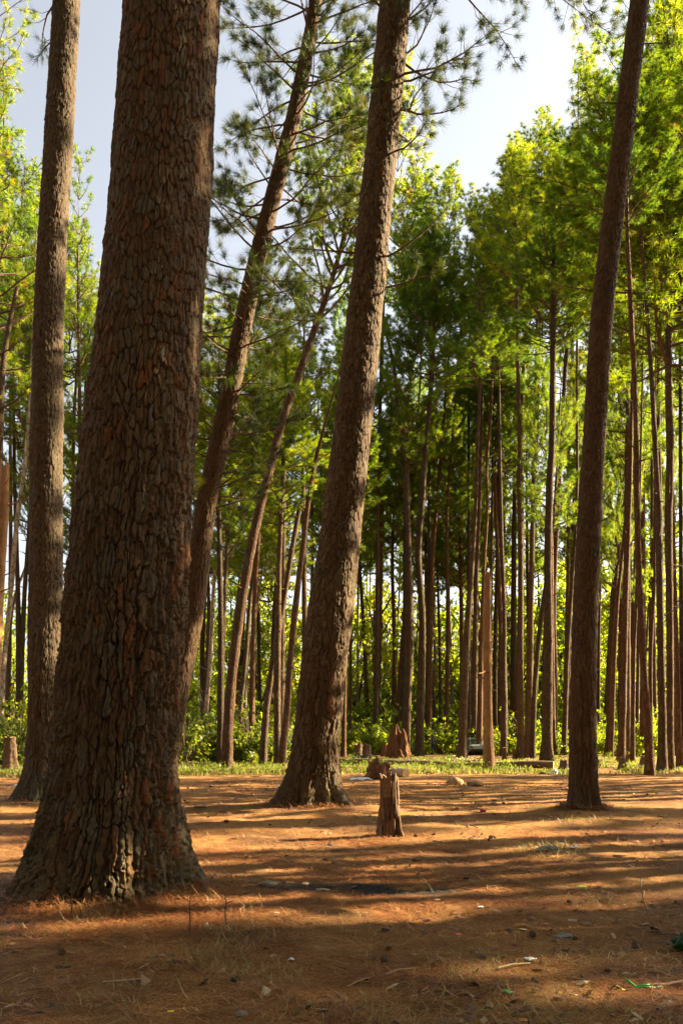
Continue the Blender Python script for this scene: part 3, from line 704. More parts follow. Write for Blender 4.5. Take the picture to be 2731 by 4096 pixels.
for (cxp, ybot, ytop, rad, sd) in [(-20, 1650, -250, 3.2, 411)]:
    m = pine_crown(sd, (ybot-ytop)/F*YL, rad, k=44, NL=.28, nw=.015, spread=.85, droop=.2, levels=26, per=3.4, up=.35, twigs=3.0, tdens=2.6, prof=lambda t: .7+.45*math.sin(9*t))
    o = link('crown', m, r_l4); o.location = ((cxp-CX)/F*YL-r_l4.location.x, 0, CH+(HZ-ybot)/F*YL-r_l4.location.z)
r_l5, _ = far_tree(3048, [(318,3048,26),(322,2600,22),(325,2100,18),(318,1500,14),(312,1000,8)], M_RED, 'pine glimpsed between the two big trunks with an orange-tinged crown', crown=False)
YL = gdepth(3048)
m = pine_crown(415, (2350-610)/F*YL, 3.0, k=34, NL=.30, nw=.018, spread=.85, droop=.15, levels=26, per=3.2, up=.45, twigs=3.0, tdens=2.5, prof=lambda t: (.6+.5*math.sin(8*t)**2)*(1-t)**.4+.15)
o = link('crown', m, r_l5); o.location = ((318-CX)/F*YL-r_l5.location.x, 0, CH+(HZ-2350)/F*YL-r_l5.location.z)

# --- from the middle pine to the snag, and on to the edge: (foot y, points, bark, label, options)
far_tree(3012, [(1503,3012,27),(1509,2767,24),(1517,2512,21),(1522,2308,19),(1527,2053,18),(1519,1873,15),(1522,1567,12),(1530,1363,10)], M_FAR, 'first slim straight pine beyond the middle leaning trunk, standing alone', top=360, bot=1250, variant=DROOPY[1], rs=1.35, cx=1.6)
far_tree(3012, [(1590,3012,34),(1596,2800,24),(1611,2563,20),(1621,2436,17),(1640,2200,14),(1655,1950,12),(1665,1800,10)], M_RED, 'thin pine with a sunlit edge rising behind the termite mound')
far_tree(3020, [(1618,3020,38),(1628,2800,33),(1637,2500,34),(1632,2206,26),(1627,2002,23),(1621,1822,22),(1601,1695,18),(1586,1567,15),(1565,1414,13),(1535,1302,9)], M_FAR, 'thicker pine behind the termite mound with its top bending away', top=1150, bot=1900)
far_tree(3023, [(1676,3023,36),(1681,2800,32),(1685,2665,30),(1688,2461,27),(1672,2206,25),(1688,2002,25),(1695,1873,22),(1713,1669,19),(1729,1465,17),(1736,1261,14),(1739,1108,10)], M_FAR, 'dark thick pine just beyond the termite mound, nearer of a close pair')
far_tree(3015, [(1709,3015,28),(1718,2665,22),(1723,2410,18),(1734,2155,16),(1749,1977,15),(1762,1822,13),(1774,1669,11),(1790,1465,9)], M_RED, 'reddish pine of the close pair, next to the standing person')
far_tree(3008, [(1733,3008,19),(1725,2700,16),(1708,2500,13),(1700,2100,10)], M_FAR, 'dark thin trunk the person is standing against', crown=False)
far_tree(3035, [(1846,3035,40),(1851,2900,34),(1859,2665,30),(1871,2461,24),(1887,2257,18),(1902,2002,15),(1907,1822,14),(1917,1567,11),(1917,1363,10),(1917,1210,8)], M_FAR, 'leaning dark pine standing in front of the open car door')
far_tree(3018, [(1894,3018,27),(1899,2563,22),(1904,2308,18),(1917,2002,15),(1922,1822,13)], M_FAR, 'straight dark pine in front of the middle of the parked car')
far_tree(3020, [(1915,3020,26),(1922,2665,20),(1935,2257,14),(1948,2002,12),(1945,1873,12),(1961,1669,12),(1968,1465,9)], M_RED, 'slim pine directly against the pale bare snag')
far_tree(3079, [(1955,3079,47),(1953,3000,42),(1951,2920,38),(1948,2665,34),(1947,2410,31),(1950,2293,28)], M_SNAG, 'bare dead snag with honey-coloured peeled wood and a splintered top', crown=False, broken=True, name='dead_tree', sides=28)
far_tree(3014, [(1981,3014,18),(1979,2614,18),(1986,2308,15),(1990,2000,12)], M_FAR, 'thin dark trunk right behind the pale bare snag')
far_tree(3025, [(2013,3025,27),(2015,2800,24),(2013,2697,23),(2016,2485,16),(2005,2166,15),(2000,1900,12)], M_FAR, 'dark pine next after the pale snag with a low curved side limb')
far_tree(3010, [(2053,3010,31),(2053,2697,26),(2053,2378,22),(2059,1720,12)], M_FAR, 'second pine after the pale snag, with a short sawn stump at its foot')
far_tree(3038, [(2080,3038,32),(2080,2697,24),(2081,2378,22),(2079,2113,20),(2074,1900,18),(2076,1822,17),(2071,1516,15),(2066,1210,13),(2064,955,10),(2056,802,6)], M_FAR, 'third pine after the pale snag, tall and dead straight')
far_tree(3030, [(2108,3030,28),(2112,2697,20),(2120,2378,17),(2128,2113,16),(2133,1900,15),(2140,1822,13),(2151,1516,11),(2156,1287,7)], M_RED, 'fourth pine after the pale snag, with a narrow glowing sunlit edge')
far_tree(3038, [(2128,3038,24),(2130,2950,22),(2141,2697,20),(2165,2458,18),(2189,2272,15),(2205,2139,13)], M_FAR, 'dark leaning pole pine that slants behind the broad-footed trunk', top=1500, bot=2150, rs=.7)
far_tree(3050, [(2184,3050,58),(2186,3000,46),(2189,2803,40),(2192,2538,35),(2190,2272,31),(2194,2059,29),(2199,1900,28),(2204,1822,26),(2209,1516,23),(2213,1210,20),(2212,1032,16)], M_FAR, 'broad-footed straight pine with roots spreading beside the pile of sticks', sides=26)
far_tree(3020, [(2216,3020,22),(2217,2700,21),(2213,2431,21),(2221,2166,21),(2234,1953,18),(2242,1822,16),(2253,1567,15),(2268,1363,15),(2281,1210,13),(2296,1057,10),(2314,904,7)], M_FAR, 'pine hugging the far side of the broad-footed trunk')
far_tree(3022, [(2252,3022,24),(2259,2850,21),(2268,2591,19),(2290,2272,15),(2303,2059,13),(2306,1567,9)], M_FAR, 'slanting slim pine just before the solitary dark reddish trunk', top=240, bot=1250, variant=DROOPY[0], rs=1.15, cx=1.0)
far_tree(3010, [(2268,3010,19),(2272,2700,16),(2285,2300,13)], M_FAR, 'dark thin trunk beside the solitary reddish pine, half behind the slanting one')
far_tree(3025, [(2422,3025,20),(2428,2963,18),(2441,2644,15),(2457,2378,13),(2481,2113,11),(2500,1953,9)], M_FAR, 'dark slim pine in the sunny gap past the solitary reddish trunk', top=1250, bot=2450, rs=.75)
far_tree(3030, [(2440,3030,21),(2444,2963,19),(2455,2644,16),(2470,2378,14),(2489,2192,12)], M_RED, 'reddish slim pine paired with the dark one in the sunny gap', top=1150, bot=1900, rs=.8)
far_tree(3048, [(2480,3048,38),(2484,2980,32),(2492,2697,28),(2500,2378,24),(2510,2113,21),(2518,1900,19),(2520,1822,17),(2526,1567,12)], M_RED, 'stout straight pine beyond the flat-topped dark stump')
far_tree(3018, [(2506,3018,17),(2510,2910,16),(2526,2591,14),(2535,2300,11)], M_FAR, 'dark thin leaning trunk behind the stout pine and its flat-topped stump')
far_tree(3050, [(2528,3050,21),(2529,2910,18),(2534,2591,16),(2542,2431,13),(2550,2200,11)], M_RED, 'thin sunlit pine with a short sawn stump against it')
far_tree(3015, [(2545,3015,18),(2546,2910,16),(2552,2500,13)], M_FAR, 'shadowy bluish trunk between the thin sunlit pine and the crooked one')
far_tree(3104, [(2597,3104,42),(2596,3040,36),(2590,2910,32),(2574,2697,28),(2563,2485,25),(2553,2272,23),(2547,2059,24),(2543,1900,24),(2543,1822,21),(2538,1567,20),(2525,1312,20),(2518,1159,18),(2508,955,16),(2505,828,14)], M_RED, 'crooked dark pine that bends as it rises, standing forward at the grass edge', top=250, bot=900, rs=.5, sides=26)
far_tree(3060, [(2603,3060,18),(2601,2910,16),(2603,2538,16),(2614,2378,12),(2616,2100,9)], M_RED, 'thin pine with glowing edge just behind the crooked pine')
far_tree(3085, [(2648,3085,42),(2647,3000,36),(2646,2857,32),(2640,2538,29),(2635,2272,26),(2630,2006,24),(2620,1822,20),(2607,1567,18),(2594,1363,16),(2584,1210,15),(2571,1057,13),(2561,904,11),(2551,751,9)], M_FAR, 'dark mottled pine, foremost of the crowded group by the edge', sides=26)
far_tree(3080, [(2680,3080,36),(2678,3000,31),(2678,2697,28),(2675,2378,28),(2672,2059,31),(2678,1822,30),(2673,1567,28),(2673,1312,24),(2676,1006,20),(2673,802,14),(2670,600,10)], M_FAR, 'heavy upright pine in the middle of the crowded group by the edge', sides=24, top=60, bot=1500, rs=1.15)
far_tree(3075, [(2718,3075,29),(2714,2990,26),(2707,2697,20),(2696,2325,16),(2691,2113,14)], M_RED, 'slim leaning sunlit pine between the heavy ones by the edge')
far_tree(3068, [(2728,3068,22),(2724,2700,18),(2720,2000,15)], M_FAR, 'slim dark pine cut by the edge of the view, behind the sunlit one')
far_tree(3072, [(2775,3072,36),(2770,2500,30),(2760,1800,24)], M_FAR, 'tall pine past the edge whose dark crown reaches into the corner', top=-40, bot=1700, rs=1.2)

# landmarks that tell the many alike trees and shrubs apart
ZN = [(60, 'over the cut stump at the edge'), (235, 'behind the grey straight pine'), (430, 'in the slit beside the massive trunk'), (730, 'hidden mostly by the massive trunk'), (850, 'beside the needled leaning pine'), (925, 'by the slim dark upright pine'),
      (1005, 'behind the reddish leaning pine'), (1100, 'around the crossed trunks'), (1185, 'by the knobbly sunlit leaning trunk'), (1345, 'behind the lichen-flecked leaning pine'), (1450, 'just past the lichen-flecked leaning pine'), (1550, 'by the lone slim straight pine'), (1645, 'above the termite mound'), (1740, 'around the close pair of pines'),
      (1830, 'between the person and the car'), (1935, 'over the parked car'), (2035, 'behind the pale bare snag'), (2110, 'by the dead straight pine'), (2220, 'behind the broad-footed pine'), (2300, 'by the slanting slim pine'), (2400, 'behind the solitary reddish pine'), (2475, 'in the sunny gap past the solitary pine'), (2570, 'around the stout straight pine'), (2655, 'behind the crooked pine'), (9999, 'behind the crowded pines at the edge')]
def zone(px):
    for b_, n_ in ZN:
        if px < b_: return n_
RANK = ['tallest', 'second tallest', 'third tallest', 'fourth tallest', 'fifth tallest', 'sixth tallest', 'seventh tallest', 'lowest', 'second lowest']
REG = []                                                   # (object, photo x, size, label pattern)
def label_alike():
    by = {}
    for o, px, size, pat in REG: by.setdefault((pat, zone(px)), []).append((-size, o))
    for (pat, zn), L in by.items():
        L.sort(key=lambda q: q[0])
        for i, (_, o) in enumerate(L):
            o['label'] = pat.format(r=(RANK[i]+' ' if len(L) > 1 else ''), z=zn)

# pale thin trunks deep in the thicket
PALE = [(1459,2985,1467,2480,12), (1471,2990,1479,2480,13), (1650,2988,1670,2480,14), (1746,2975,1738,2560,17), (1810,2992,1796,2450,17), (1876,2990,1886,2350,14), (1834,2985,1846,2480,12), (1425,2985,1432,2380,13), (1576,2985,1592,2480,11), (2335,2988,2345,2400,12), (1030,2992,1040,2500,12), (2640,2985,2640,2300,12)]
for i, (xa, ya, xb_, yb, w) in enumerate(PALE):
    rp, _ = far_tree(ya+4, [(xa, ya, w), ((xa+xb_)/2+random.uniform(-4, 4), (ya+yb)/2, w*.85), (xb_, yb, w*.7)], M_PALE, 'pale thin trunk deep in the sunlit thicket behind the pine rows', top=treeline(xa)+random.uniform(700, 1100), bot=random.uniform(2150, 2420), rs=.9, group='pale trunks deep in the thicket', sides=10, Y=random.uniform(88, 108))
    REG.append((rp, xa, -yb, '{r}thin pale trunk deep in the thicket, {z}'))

# the rows behind: only their crowns and slivers of trunk show
rows = []
for i in range(46):
    px = 640+i*48+random.uniform(-20, 20); Y = random.uniform(60, 86); tl_ = treeline(px)
    if px < 1330 and i % 2 or 1380 < px < 1850 and i % 2: continue
    Y = max(Y, 76) if 1380 < px < 2060 else Y
    top = tl_+random.uniform(60, 900); rows.append((px, Y, top, min(top+random.uniform(430, 720), 2300)))
for i in range(22):
    px = 660+i*98+random.uniform(-40, 40); Y = random.uniform(76, 92); top = random.uniform(1450, 1850); rows.append((px, Y, max(top, treeline(px)+150), random.uniform(2150, 2420)))
for i in range(5):
    px = 740+i*120+random.uniform(-25, 25); Y = random.uniform(46, 60); top = random.uniform(1050, 1650); rows.append((px, Y, top, top+random.uniform(500, 700)))
for i in range(11):
    px = -70+i*50+random.uniform(-15, 15); Y = random.uniform(50, 84); top = treeline(px)+random.uniform(250, 1100); rows.append((px, Y, top, top+random.uniform(600, 900)))
TRUNKS = [far_trunk([[0, 0, -.3, .26], [random.uniform(-.2, .2), 0, 12, .2], [random.uniform(-.5, .5), 0, 26, .13], [random.uniform(-.5, .5), 0, 38, .03]], (0, 0, 0), 10, .6, i).mesh('trunk', [M_FAR, M_RED][i % 2]) for i in range(5)]
for i, (px, Y, top, bot) in enumerate(rows):
    x = (px-CX)/F*Y; z = G(x, Y); zt, zb = CH+(HZ-top)/F*Y, CH+(HZ-bot)/F*Y
    where = 'behind the two big trunks' if px < 560 else ('between the leaning pines' if px < 1330 else ('around the pale snag' if px < 2060 else 'beyond the solitary reddish pine'))
    r = root('pine_tree', (x, Y, z), 'pine in the dense back rows merging into the green canopy '+where, 'tree', 'back row pines '+where)
    REG.append((r, px, -top, '{r}back-row pine crown {z}'))
    t = link('trunk', TRUNKS[i % 5], r); t.scale = (random.uniform(.7, 1.2),)*2+((zt-z)/38.0,); t.rotation_euler = (random.uniform(-.02, .02), random.uniform(-.02, .04), random.random()*6)
    crown_on(r, x, zb, zt, DROOPY[i % 2] if random.random() < .15 else random.choice(CROWNS), random.uniform(.9, 1.25), base=(x, Y, z))

# ------------------------------------------------------------------ thicket: broad-leaved trees and shrubs
BT = [broad_tree_mesh(500+i, 10, 3.6, n=42, per=46, hb=.12) for i in range(4)]
for i in range(84):
    px = 640+(i % 41)*52+random.uniform(-30, 30) if i < 80 else random.choice([20, 60]); Y = random.uniform(88, 104) if i < 41 else random.uniform(104, 126)
    if px > 2800: px = random.uniform(-20, 120)
    x = (px-CX)/F*Y; c, t = BT[i % 4]; s = random.uniform(1.0, 1.6)*(1.25 if px < 1330 else 1.3)
    where = 'near the edge beyond the cut stump' if px < 560 else ('between the leaning pines' if px < 1330 else ('around the pale snag' if px < 2060 else 'beyond the solitary reddish pine'))
    r = root('broadleaf_tree', (x, Y, 0), 'sunlit yellow-green leafy tree of the thicket '+where, 'tree', 'leafy trees of the thicket '+where, random.random()*6)
    REG.append((r, px, s/Y, '{r}leafy yellow-green thicket tree {z}'))
    for me, nm in ((c, 'crown'), (t, 'trunk')):
        o = link(nm, me, r); o.scale = (s, s, s*random.uniform(.9, 1.3) if nm == 'crown' else s*1.1)
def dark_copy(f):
    f = f.copy(); f.materials[0] = M_BRAMBLE_SHADED; return f
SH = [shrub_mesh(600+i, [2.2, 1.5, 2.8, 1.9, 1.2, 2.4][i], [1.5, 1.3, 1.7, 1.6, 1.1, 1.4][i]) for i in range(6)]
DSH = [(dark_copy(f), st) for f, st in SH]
def shrub(px, Y, s, label, group, k, kit=None):
    x = (px-CX)/F*Y; z = G(x, Y)
    f, st = (kit or SH)[k % 6]
    r = root('shrub', (x, Y, z), label, 'shrub', group, random.random()*6)
    kind_ = ('dark green bramble shrub' if kit is DSH else ('bright front-row thicket shrub' if Y < 83 else 'bright rear-row thicket shrub'))
    REG.append((r, px, s/Y*[2.2, 1.5, 2.8, 1.9, 1.2, 2.4][k % 6]+k*1e-6, '{r}'+kind_+' {z}'))
    for me, nm in ((f, 'foliage'), (st, 'stems')):
        o = link(nm, me, r); o.scale = (s, s, s*random.uniform(.85, 1.15))
k = 0
for row, (Y0, Y1, n, s0, s1) in enumerate([(66, 76, 46, .9, 1.3), (80, 96, 46, 1.3, 2.0)]):
    for i in range(n):
        px = 700+(2780-700)*(i+random.random())/n; Y = random.uniform(Y0, Y1); s = random.uniform(s0, s1)
        if px < 1330: where = 'between the leaning pines'
        elif px < 1680: where = 'around the termite mound'
        elif px < 2060:
            where = 'around the parked car'
            if Y < 78: Y += 6
        elif px < 2330: where = 'behind the broad-footed pine'
        else: where = 'beyond the solitary reddish pine'
        shrub(px, Y, s, 'bright yellow-green shrub of the sunlit thicket '+where, 'thicket shrubs '+where, k); k += 1
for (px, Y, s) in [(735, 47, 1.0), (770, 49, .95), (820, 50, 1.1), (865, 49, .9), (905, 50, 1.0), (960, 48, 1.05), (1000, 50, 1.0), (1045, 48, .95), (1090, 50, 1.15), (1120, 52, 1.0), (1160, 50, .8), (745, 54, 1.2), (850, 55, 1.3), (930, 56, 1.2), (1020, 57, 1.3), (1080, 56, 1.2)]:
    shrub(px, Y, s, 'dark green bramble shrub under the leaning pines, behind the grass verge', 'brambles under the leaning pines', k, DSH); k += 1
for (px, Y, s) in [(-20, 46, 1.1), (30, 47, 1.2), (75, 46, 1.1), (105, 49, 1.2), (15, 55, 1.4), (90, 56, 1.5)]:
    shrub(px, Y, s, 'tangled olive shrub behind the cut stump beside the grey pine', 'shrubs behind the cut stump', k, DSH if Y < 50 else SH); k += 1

# far wood closing the view, and the hill
def far_wood():
    rg = np.random.default_rng(77); b = MB()
    for i in range(150):
        px = -300+3300*rg.random(); Y = 175+60*rg.random(); x = (px-CX)/F*Y; H = 6+6*rg.random()
        if 2380 < px < 2560: H *= .6
        for q in range(5):
            c = (x+rg.normal()*2, Y+rg.normal()*2, H*(.15+.17*q))
            leaf_cloud(b, c, 2.2, 40, .85, rg, 0, .8, .3)
    tag(link('woods', b.mesh('woods', M_LEAF, False)), kind='stuff')
far_wood()
def hill():
    rg = np.random.default_rng(3)
    nx, ny = 120, 24
    X, Yh = np.meshgrid(np.linspace(-900, 1500, nx), np.linspace(420, 1300, ny))
    Z = 150*np.exp(-((X-330)/260)**2-((Yh-820)/230)**2)+70*np.exp(-((X+420)/300)**2-((Yh-900)/260)**2)+14*fbm(X*.012, Yh*.012, 0, 6, 3)*sstep(440, 600, Yh)-4
    i = np.arange(ny-1)[:, None]*nx; j = np.arange(nx-1)[None]
    b = MB(); b.add(np.stack([X, Yh, Z], -1).reshape(-1, 3), np.stack([i+j, i+j+1, i+nx+j+1, i+nx+j], -1).reshape(-1, 4))
    m = mat_plain('hill_forest', (.05, .075, .035), (.12, .14, .07), .12, .95, .05, .3, .5)
    tag(link('hill', b.mesh('hill', m)), kind='structure')
hill()

# the wood goes on past the edge of the view, towards the sun: its shade falls across the clearing
def side_wood():
    rg = np.random.default_rng(21); pts = []
    b = MB()
    cr = pine_crown(301, 20, 3.2, k=7, NL=.55, nw=.23, spread=.8, droop=.2, levels=14, per=2.8, twigs=1.7, tdens=1.5, tl=.34, nside=3, thin=True)
    nv = len(cr.vertices); cv = np.empty(nv*3, np.float32); cr.vertices.foreach_get('co', cv); cv = cv.reshape(-1, 3)
    f3 = np.array([p.vertices[:] for p in cr.polygons if len(p.vertices) == 3]); f4 = np.array([p.vertices[:] for p in cr.polygons if len(p.vertices) == 4])
    tr = 0
    while len(pts) < SIDE_N and tr < 4000:
        tr += 1
        Y = -12+62*rg.random(); x = 9+66*rg.random()
        if x < .43*max(Y, 0)+5.0: continue
        if any(math.hypot(x-p[0], Y-p[1]) < 2.9 for p in pts): continue
        pts.append((x, Y))
    tr = 0; nb = 0
    while nb < 20 and tr < 3000:                          # added unseen stand, placed to shade the nearest ground
        tr += 1
        x = 20+44*rg.random(); p = -6+11.6*rg.random(); Y = (p+math.sin(SUN_A)*x)/math.cos(SUN_A)
        if x < .43*max(Y, 0)+5.0 or any(math.hypot(x-q[0], Y-q[1]) < 3.0 for q in pts): continue
        pts.append((x, Y)); nb += 1
    tr = 0; nb = 0
    while nb < RING_N and tr < 6000:                      # and round behind the viewer
        tr += 1
        a = math.radians(150+195*rg.random()); d = 7+46*rg.random()**.7; x, Y = d*math.cos(a), d*math.sin(a)
        if x < 0 and Y > 0: x -= .45*Y+4
        if any(math.hypot(x-p[0], Y-p[1]) < 3.4 for p in pts): continue
        pts.append((x, Y)); nb += 1
    shade_pines = [(13.2, 13.1), (14.8, 22.7), (18.6, 21.5), (16.6, 14.6), (21.5, 27.0), (10.4, 11.6), (13.8, 26.0), (15.6, 29.6)]   # added unseen younger pines, low crowns placed to shade the big trunks
    pts = shade_pines+pts; NY = len(shade_pines)
    for i, (x, Y) in enumerate(pts):
        H = 30+12*rg.random(); r = .20+.16*rg.random(); ln = rg.normal()*.8
        if i < NY: H = 17+3*rg.random(); r = .17; ln *= .3
        b.tube(np.array([[x, Y, -.3], [x+ln*.2, Y, H*.3], [x+ln*.6, Y, H*.65], [x+ln, Y, H]]), [r*1.15, r*.9, r*.6, .04], 9, 1)
        p = -math.sin(SUN_A)*x+math.cos(SUN_A)*Y
        if i < NY or i >= SIDE_N+NY or rg.random() < (.97 if p < 5.4 else (.07 if p < 11.8 else .42)):
            a = rg.random()*6.28; c, s = math.cos(a), math.sin(a)
            hb = 7.2 if i < NY else H*((.5 if i < SIDE_N+NY else .34)+.12*rg.random()); v = cv*[1, 1, (H-hb)/20]
            v = v*([.78, .78, 1] if i < NY else [1, 1, 1]); v = np.stack([v[:, 0]*c-v[:, 1]*s+x+ln*.8, v[:, 0]*s+v[:, 1]*c+Y, v[:, 2]+hb], 1)
            n0 = b.n; b.add(v, f3, 0, .5*rg.random())
            b.f4.append(f4+n0); b.m4.append(np.full(len(f4), 1))
    tag(link('pine_woods', b.mesh('pine_woods', [M_NEEDLE, M_FAR], False)), kind='stuff')
RING_N = 155; SIDE_N = 108
side_wood()

# ------------------------------------------------------------------ what lies on the ground
def strips(b, P, az, L, w, tilt, rg, tint, bend=.15, mat=0, lift=.004):
    """thin bent strips (needles, blades) lying or standing at P"""
    n = len(P)
    d = np.stack([np.cos(az)*np.cos(tilt), np.sin(az)*np.cos(tilt), np.sin(tilt)], 1)
    sd = np.stack([-np.sin(az), np.cos(az), np.zeros(n)], 1)
    bn = sd*(rg.normal(size=(n, 1))*bend*L[:, None])
    p0 = P+[0, 0, lift]; p1 = p0+d*L[:, None]*.5+bn+np.stack([np.zeros(n), np.zeros(n), .10*L*np.abs(np.sin(tilt))], 1); p2 = p0+d*L[:, None]-np.stack([np.zeros(n), np.zeros(n), .10*L*np.abs(np.sin(tilt))], 1)
    h = w[:, None]*.5
    up = np.array([0, 0, .0015])
    v = np.stack([p0-sd*h, p0+sd*h, p1-sd*h+up, p1+sd*h+up, p2], 1).reshape(-1, 3)
    o = np.arange(n)*5
    b.add(v, np.stack([o, o+1, o+3, o+2], 1), mat, np.repeat(tint, 5))
    # tips share the same vertices
    b.f3.append(np.stack([o+2, o+3, o+4], 1)+b.n-len(v)); b.m3.append(np.full(n, mat))
def needle_litter():
    rg = np.random.default_rng(90); b = MB()
    for (y0, y1, n, L, w) in [(3.9, 8, 34000, .15, .0042), (8, 14, 32000, .17, .007), (14, 30, 24000, .20, .012)]:
        u = rg.random(n*3); Y = np.sqrt(y0*y0+(y1*y1-y0*y0)*u); X = (rg.random(n*3)*2-1)*(Y*.45+.4)
        den = sstep(-.25, .45, fbm(X*.9, Y*.9, 0, 61, 3)+.35*fbm(X*4, Y*4, 0, 62, 2))*.9+.1
        keep = (rg.random(n*3) < den) & (np.hypot((X-BURN[0])/1.0, (Y-BURN[1])/.3) > 1)
        X, Y = X[keep][:n], Y[keep][:n]; m = len(X)
        P = np.stack([X, Y, gh(X, Y)], 1)
        az = rg.random(m)*2*PI
        t = np.clip(rg.beta(1.1, 1.5, m)+.35*fbm(X*2, Y*2, 0, 64, 2), 0, 1)
        strips(b, P, az, L*(.5+.8*rg.random(m)), w*(.7+.6*rg.random(m)), np.abs(rg.normal(size=m))*.12, rg, t, .14)
    for T, rad, n in ((T1, 1.0, 5200), (T2, .62, 1600), (T4, .74, 2200), (T5, .42, 1400)):
        a = rg.random(n)*2*PI; q = rg.random(n)**1.6; rr = rad*(.93+.45*q); X, Y = T['x']+np.cos(a)*rr, T['Y']+np.sin(a)*rr
        P = np.stack([X, Y, gh(X, Y)+.07*(1-q)*rg.random(n)], 1)
        strips(b, P, rg.random(n)*2*PI, .10+.12*rg.random(n), .0045*max(1, T['Y']/8)*(.7+.6*rg.random(n)), rg.normal(size=n)*.3, rg, rg.beta(1.1, 1.7, n), .16)
    tag(link('needle_litter', b.mesh('needle_litter', M_LITTER, False)), kind='stuff')
needle_litter()
def dry_grass():
    rg = np.random.default_rng(91); b = MB()
    spots = [(365, 3640, .16, 110), (420, 3665, .2, 90), (300, 3700, .2, 60), (60, 3640, .25, 60), (930, 3770, .35, 130), (1000, 3745, .3, 130), (900, 3840, .3, 110), (760, 3850, .3, 90), (1050, 3900, .25, 120), (980, 3690, .3, 60), (1420, 3720, .35, 90), (1850, 3860, .3, 120), (1820, 3905, .2, 60), (2380, 3600, .3, 60),
             (2190, 3400, .42, 380), (2180, 3425, .5, 220), (2230, 3850, .3, 90), (2050, 4040, .4, 120), (2350, 4050, .4, 120), (1700, 4050, .4, 110), (2560, 3850, .3, 90), (1450, 4060, .3, 80), (600, 4020, .4, 70), (150, 3760, .3, 60), (1650, 3260, .5, 60), (2330, 3280, .5, 130), (2250, 3290, .4, 60), (2480, 3270, .4, 60)]
    for T, rad, n in ((T1, .98, 700), (T2, .62, 260), (T4, .72, 420), (T5, .40, 300)):
        a = rg.random(n)*2*PI; rr = rad*(.92+.5*rg.random(n)**2); X, Y = T['x']+np.cos(a)*rr, T['Y']+np.sin(a)*rr
        strips(b, np.stack([X, Y, gh(X, Y)], 1), rg.random(n)*2*PI, .05+.12*rg.random(n), .0032*(.7+.8*rg.random(n))*max(1, T['Y']/7), .1+.9*rg.random(n)**1.5, rg, rg.random(n), .2)
    for px, py, R, n in spots:
        x, y = pos(px, py); a = rg.random(n)*2*PI; q = R*np.sqrt(rg.random(n))
        X, Y = x+np.cos(a)*q, y+np.sin(a)*q
        strips(b, np.stack([X, Y, gh(X, Y)], 1), rg.random(n)*2*PI, .05+.10*rg.random(n), .0032*(.7+.8*rg.random(n))*max(1, y/7), .15+.9*rg.random(n)**1.5, rg, rg.random(n), .2)
    # scattered single blades
    n = 2600; Y = 4+22*rg.random(n)**1.4; X = (rg.random(n)*2-1)*Y*.44
    strips(b, np.stack([X, Y, gh(X, Y)], 1), rg.random(n)*2*PI, .04+.10*rg.random(n), .0035*np.maximum(1, Y/7), .1+1.0*rg.random(n)**2, rg, rg.random(n), .2)
    tag(link('dry_grass', b.mesh('dry_grass', M_STRAW, False)), kind='stuff')
dry_grass()
def verge():
    rg = np.random.default_rng(92); b = MB()
    n = 52000; Y = 30+27*rg.random(n)**1.25; X = (rg.random(n)*2-1)*(Y*.46)
    edge = 32.0+2.6*fbm(X*.12, Y*.12, 0, 31, 2)*2
    keep = (Y > edge-1.5+2*rg.random(n)) & (fbm(X*.55, Y*.55, 0, 93, 3) > -.08)
    X, Y = X[keep], Y[keep]; m = len(X)
    t = np.clip(.45*rg.random(m)+.55*sstep(2.5, -1.5, Y-edge[keep])+.2*(rg.random(m) > .8), 0, 1)
    strips(b, np.stack([X, Y, gh(X, Y)], 1), rg.random(m)*2*PI, .10+.18*rg.random(m), .018+.014*rg.random(m), .5+.9*rg.random(m), rg, t, .2)
    tag(link('grass', b.mesh('grass', M_GRASS, False)), kind='stuff')
    # low leafy weeds among the grass
    b = MB()
    for i in range(720):
        Y = 32.5+27*rg.random(); X = (rg.random()*2-1)*Y*.45
        if fbm(np.array([X*.35]), np.array([Y*.35]), 0, 95, 2)[0] < -.1: continue
        if X > 9 and rg.random() < .6: continue
        q = rg.random()**2; leaf_cloud(b, (X, Y, G(X, Y)+.10+.18*q), .14+.34*q, 12+int(46*q), .055+.04*q, rg, 0, .7, .2)
    tag(link('ground_cover', b.mesh('ground_cover', M_BRAMBLE_SHADED, False)), kind='stuff')
verge()

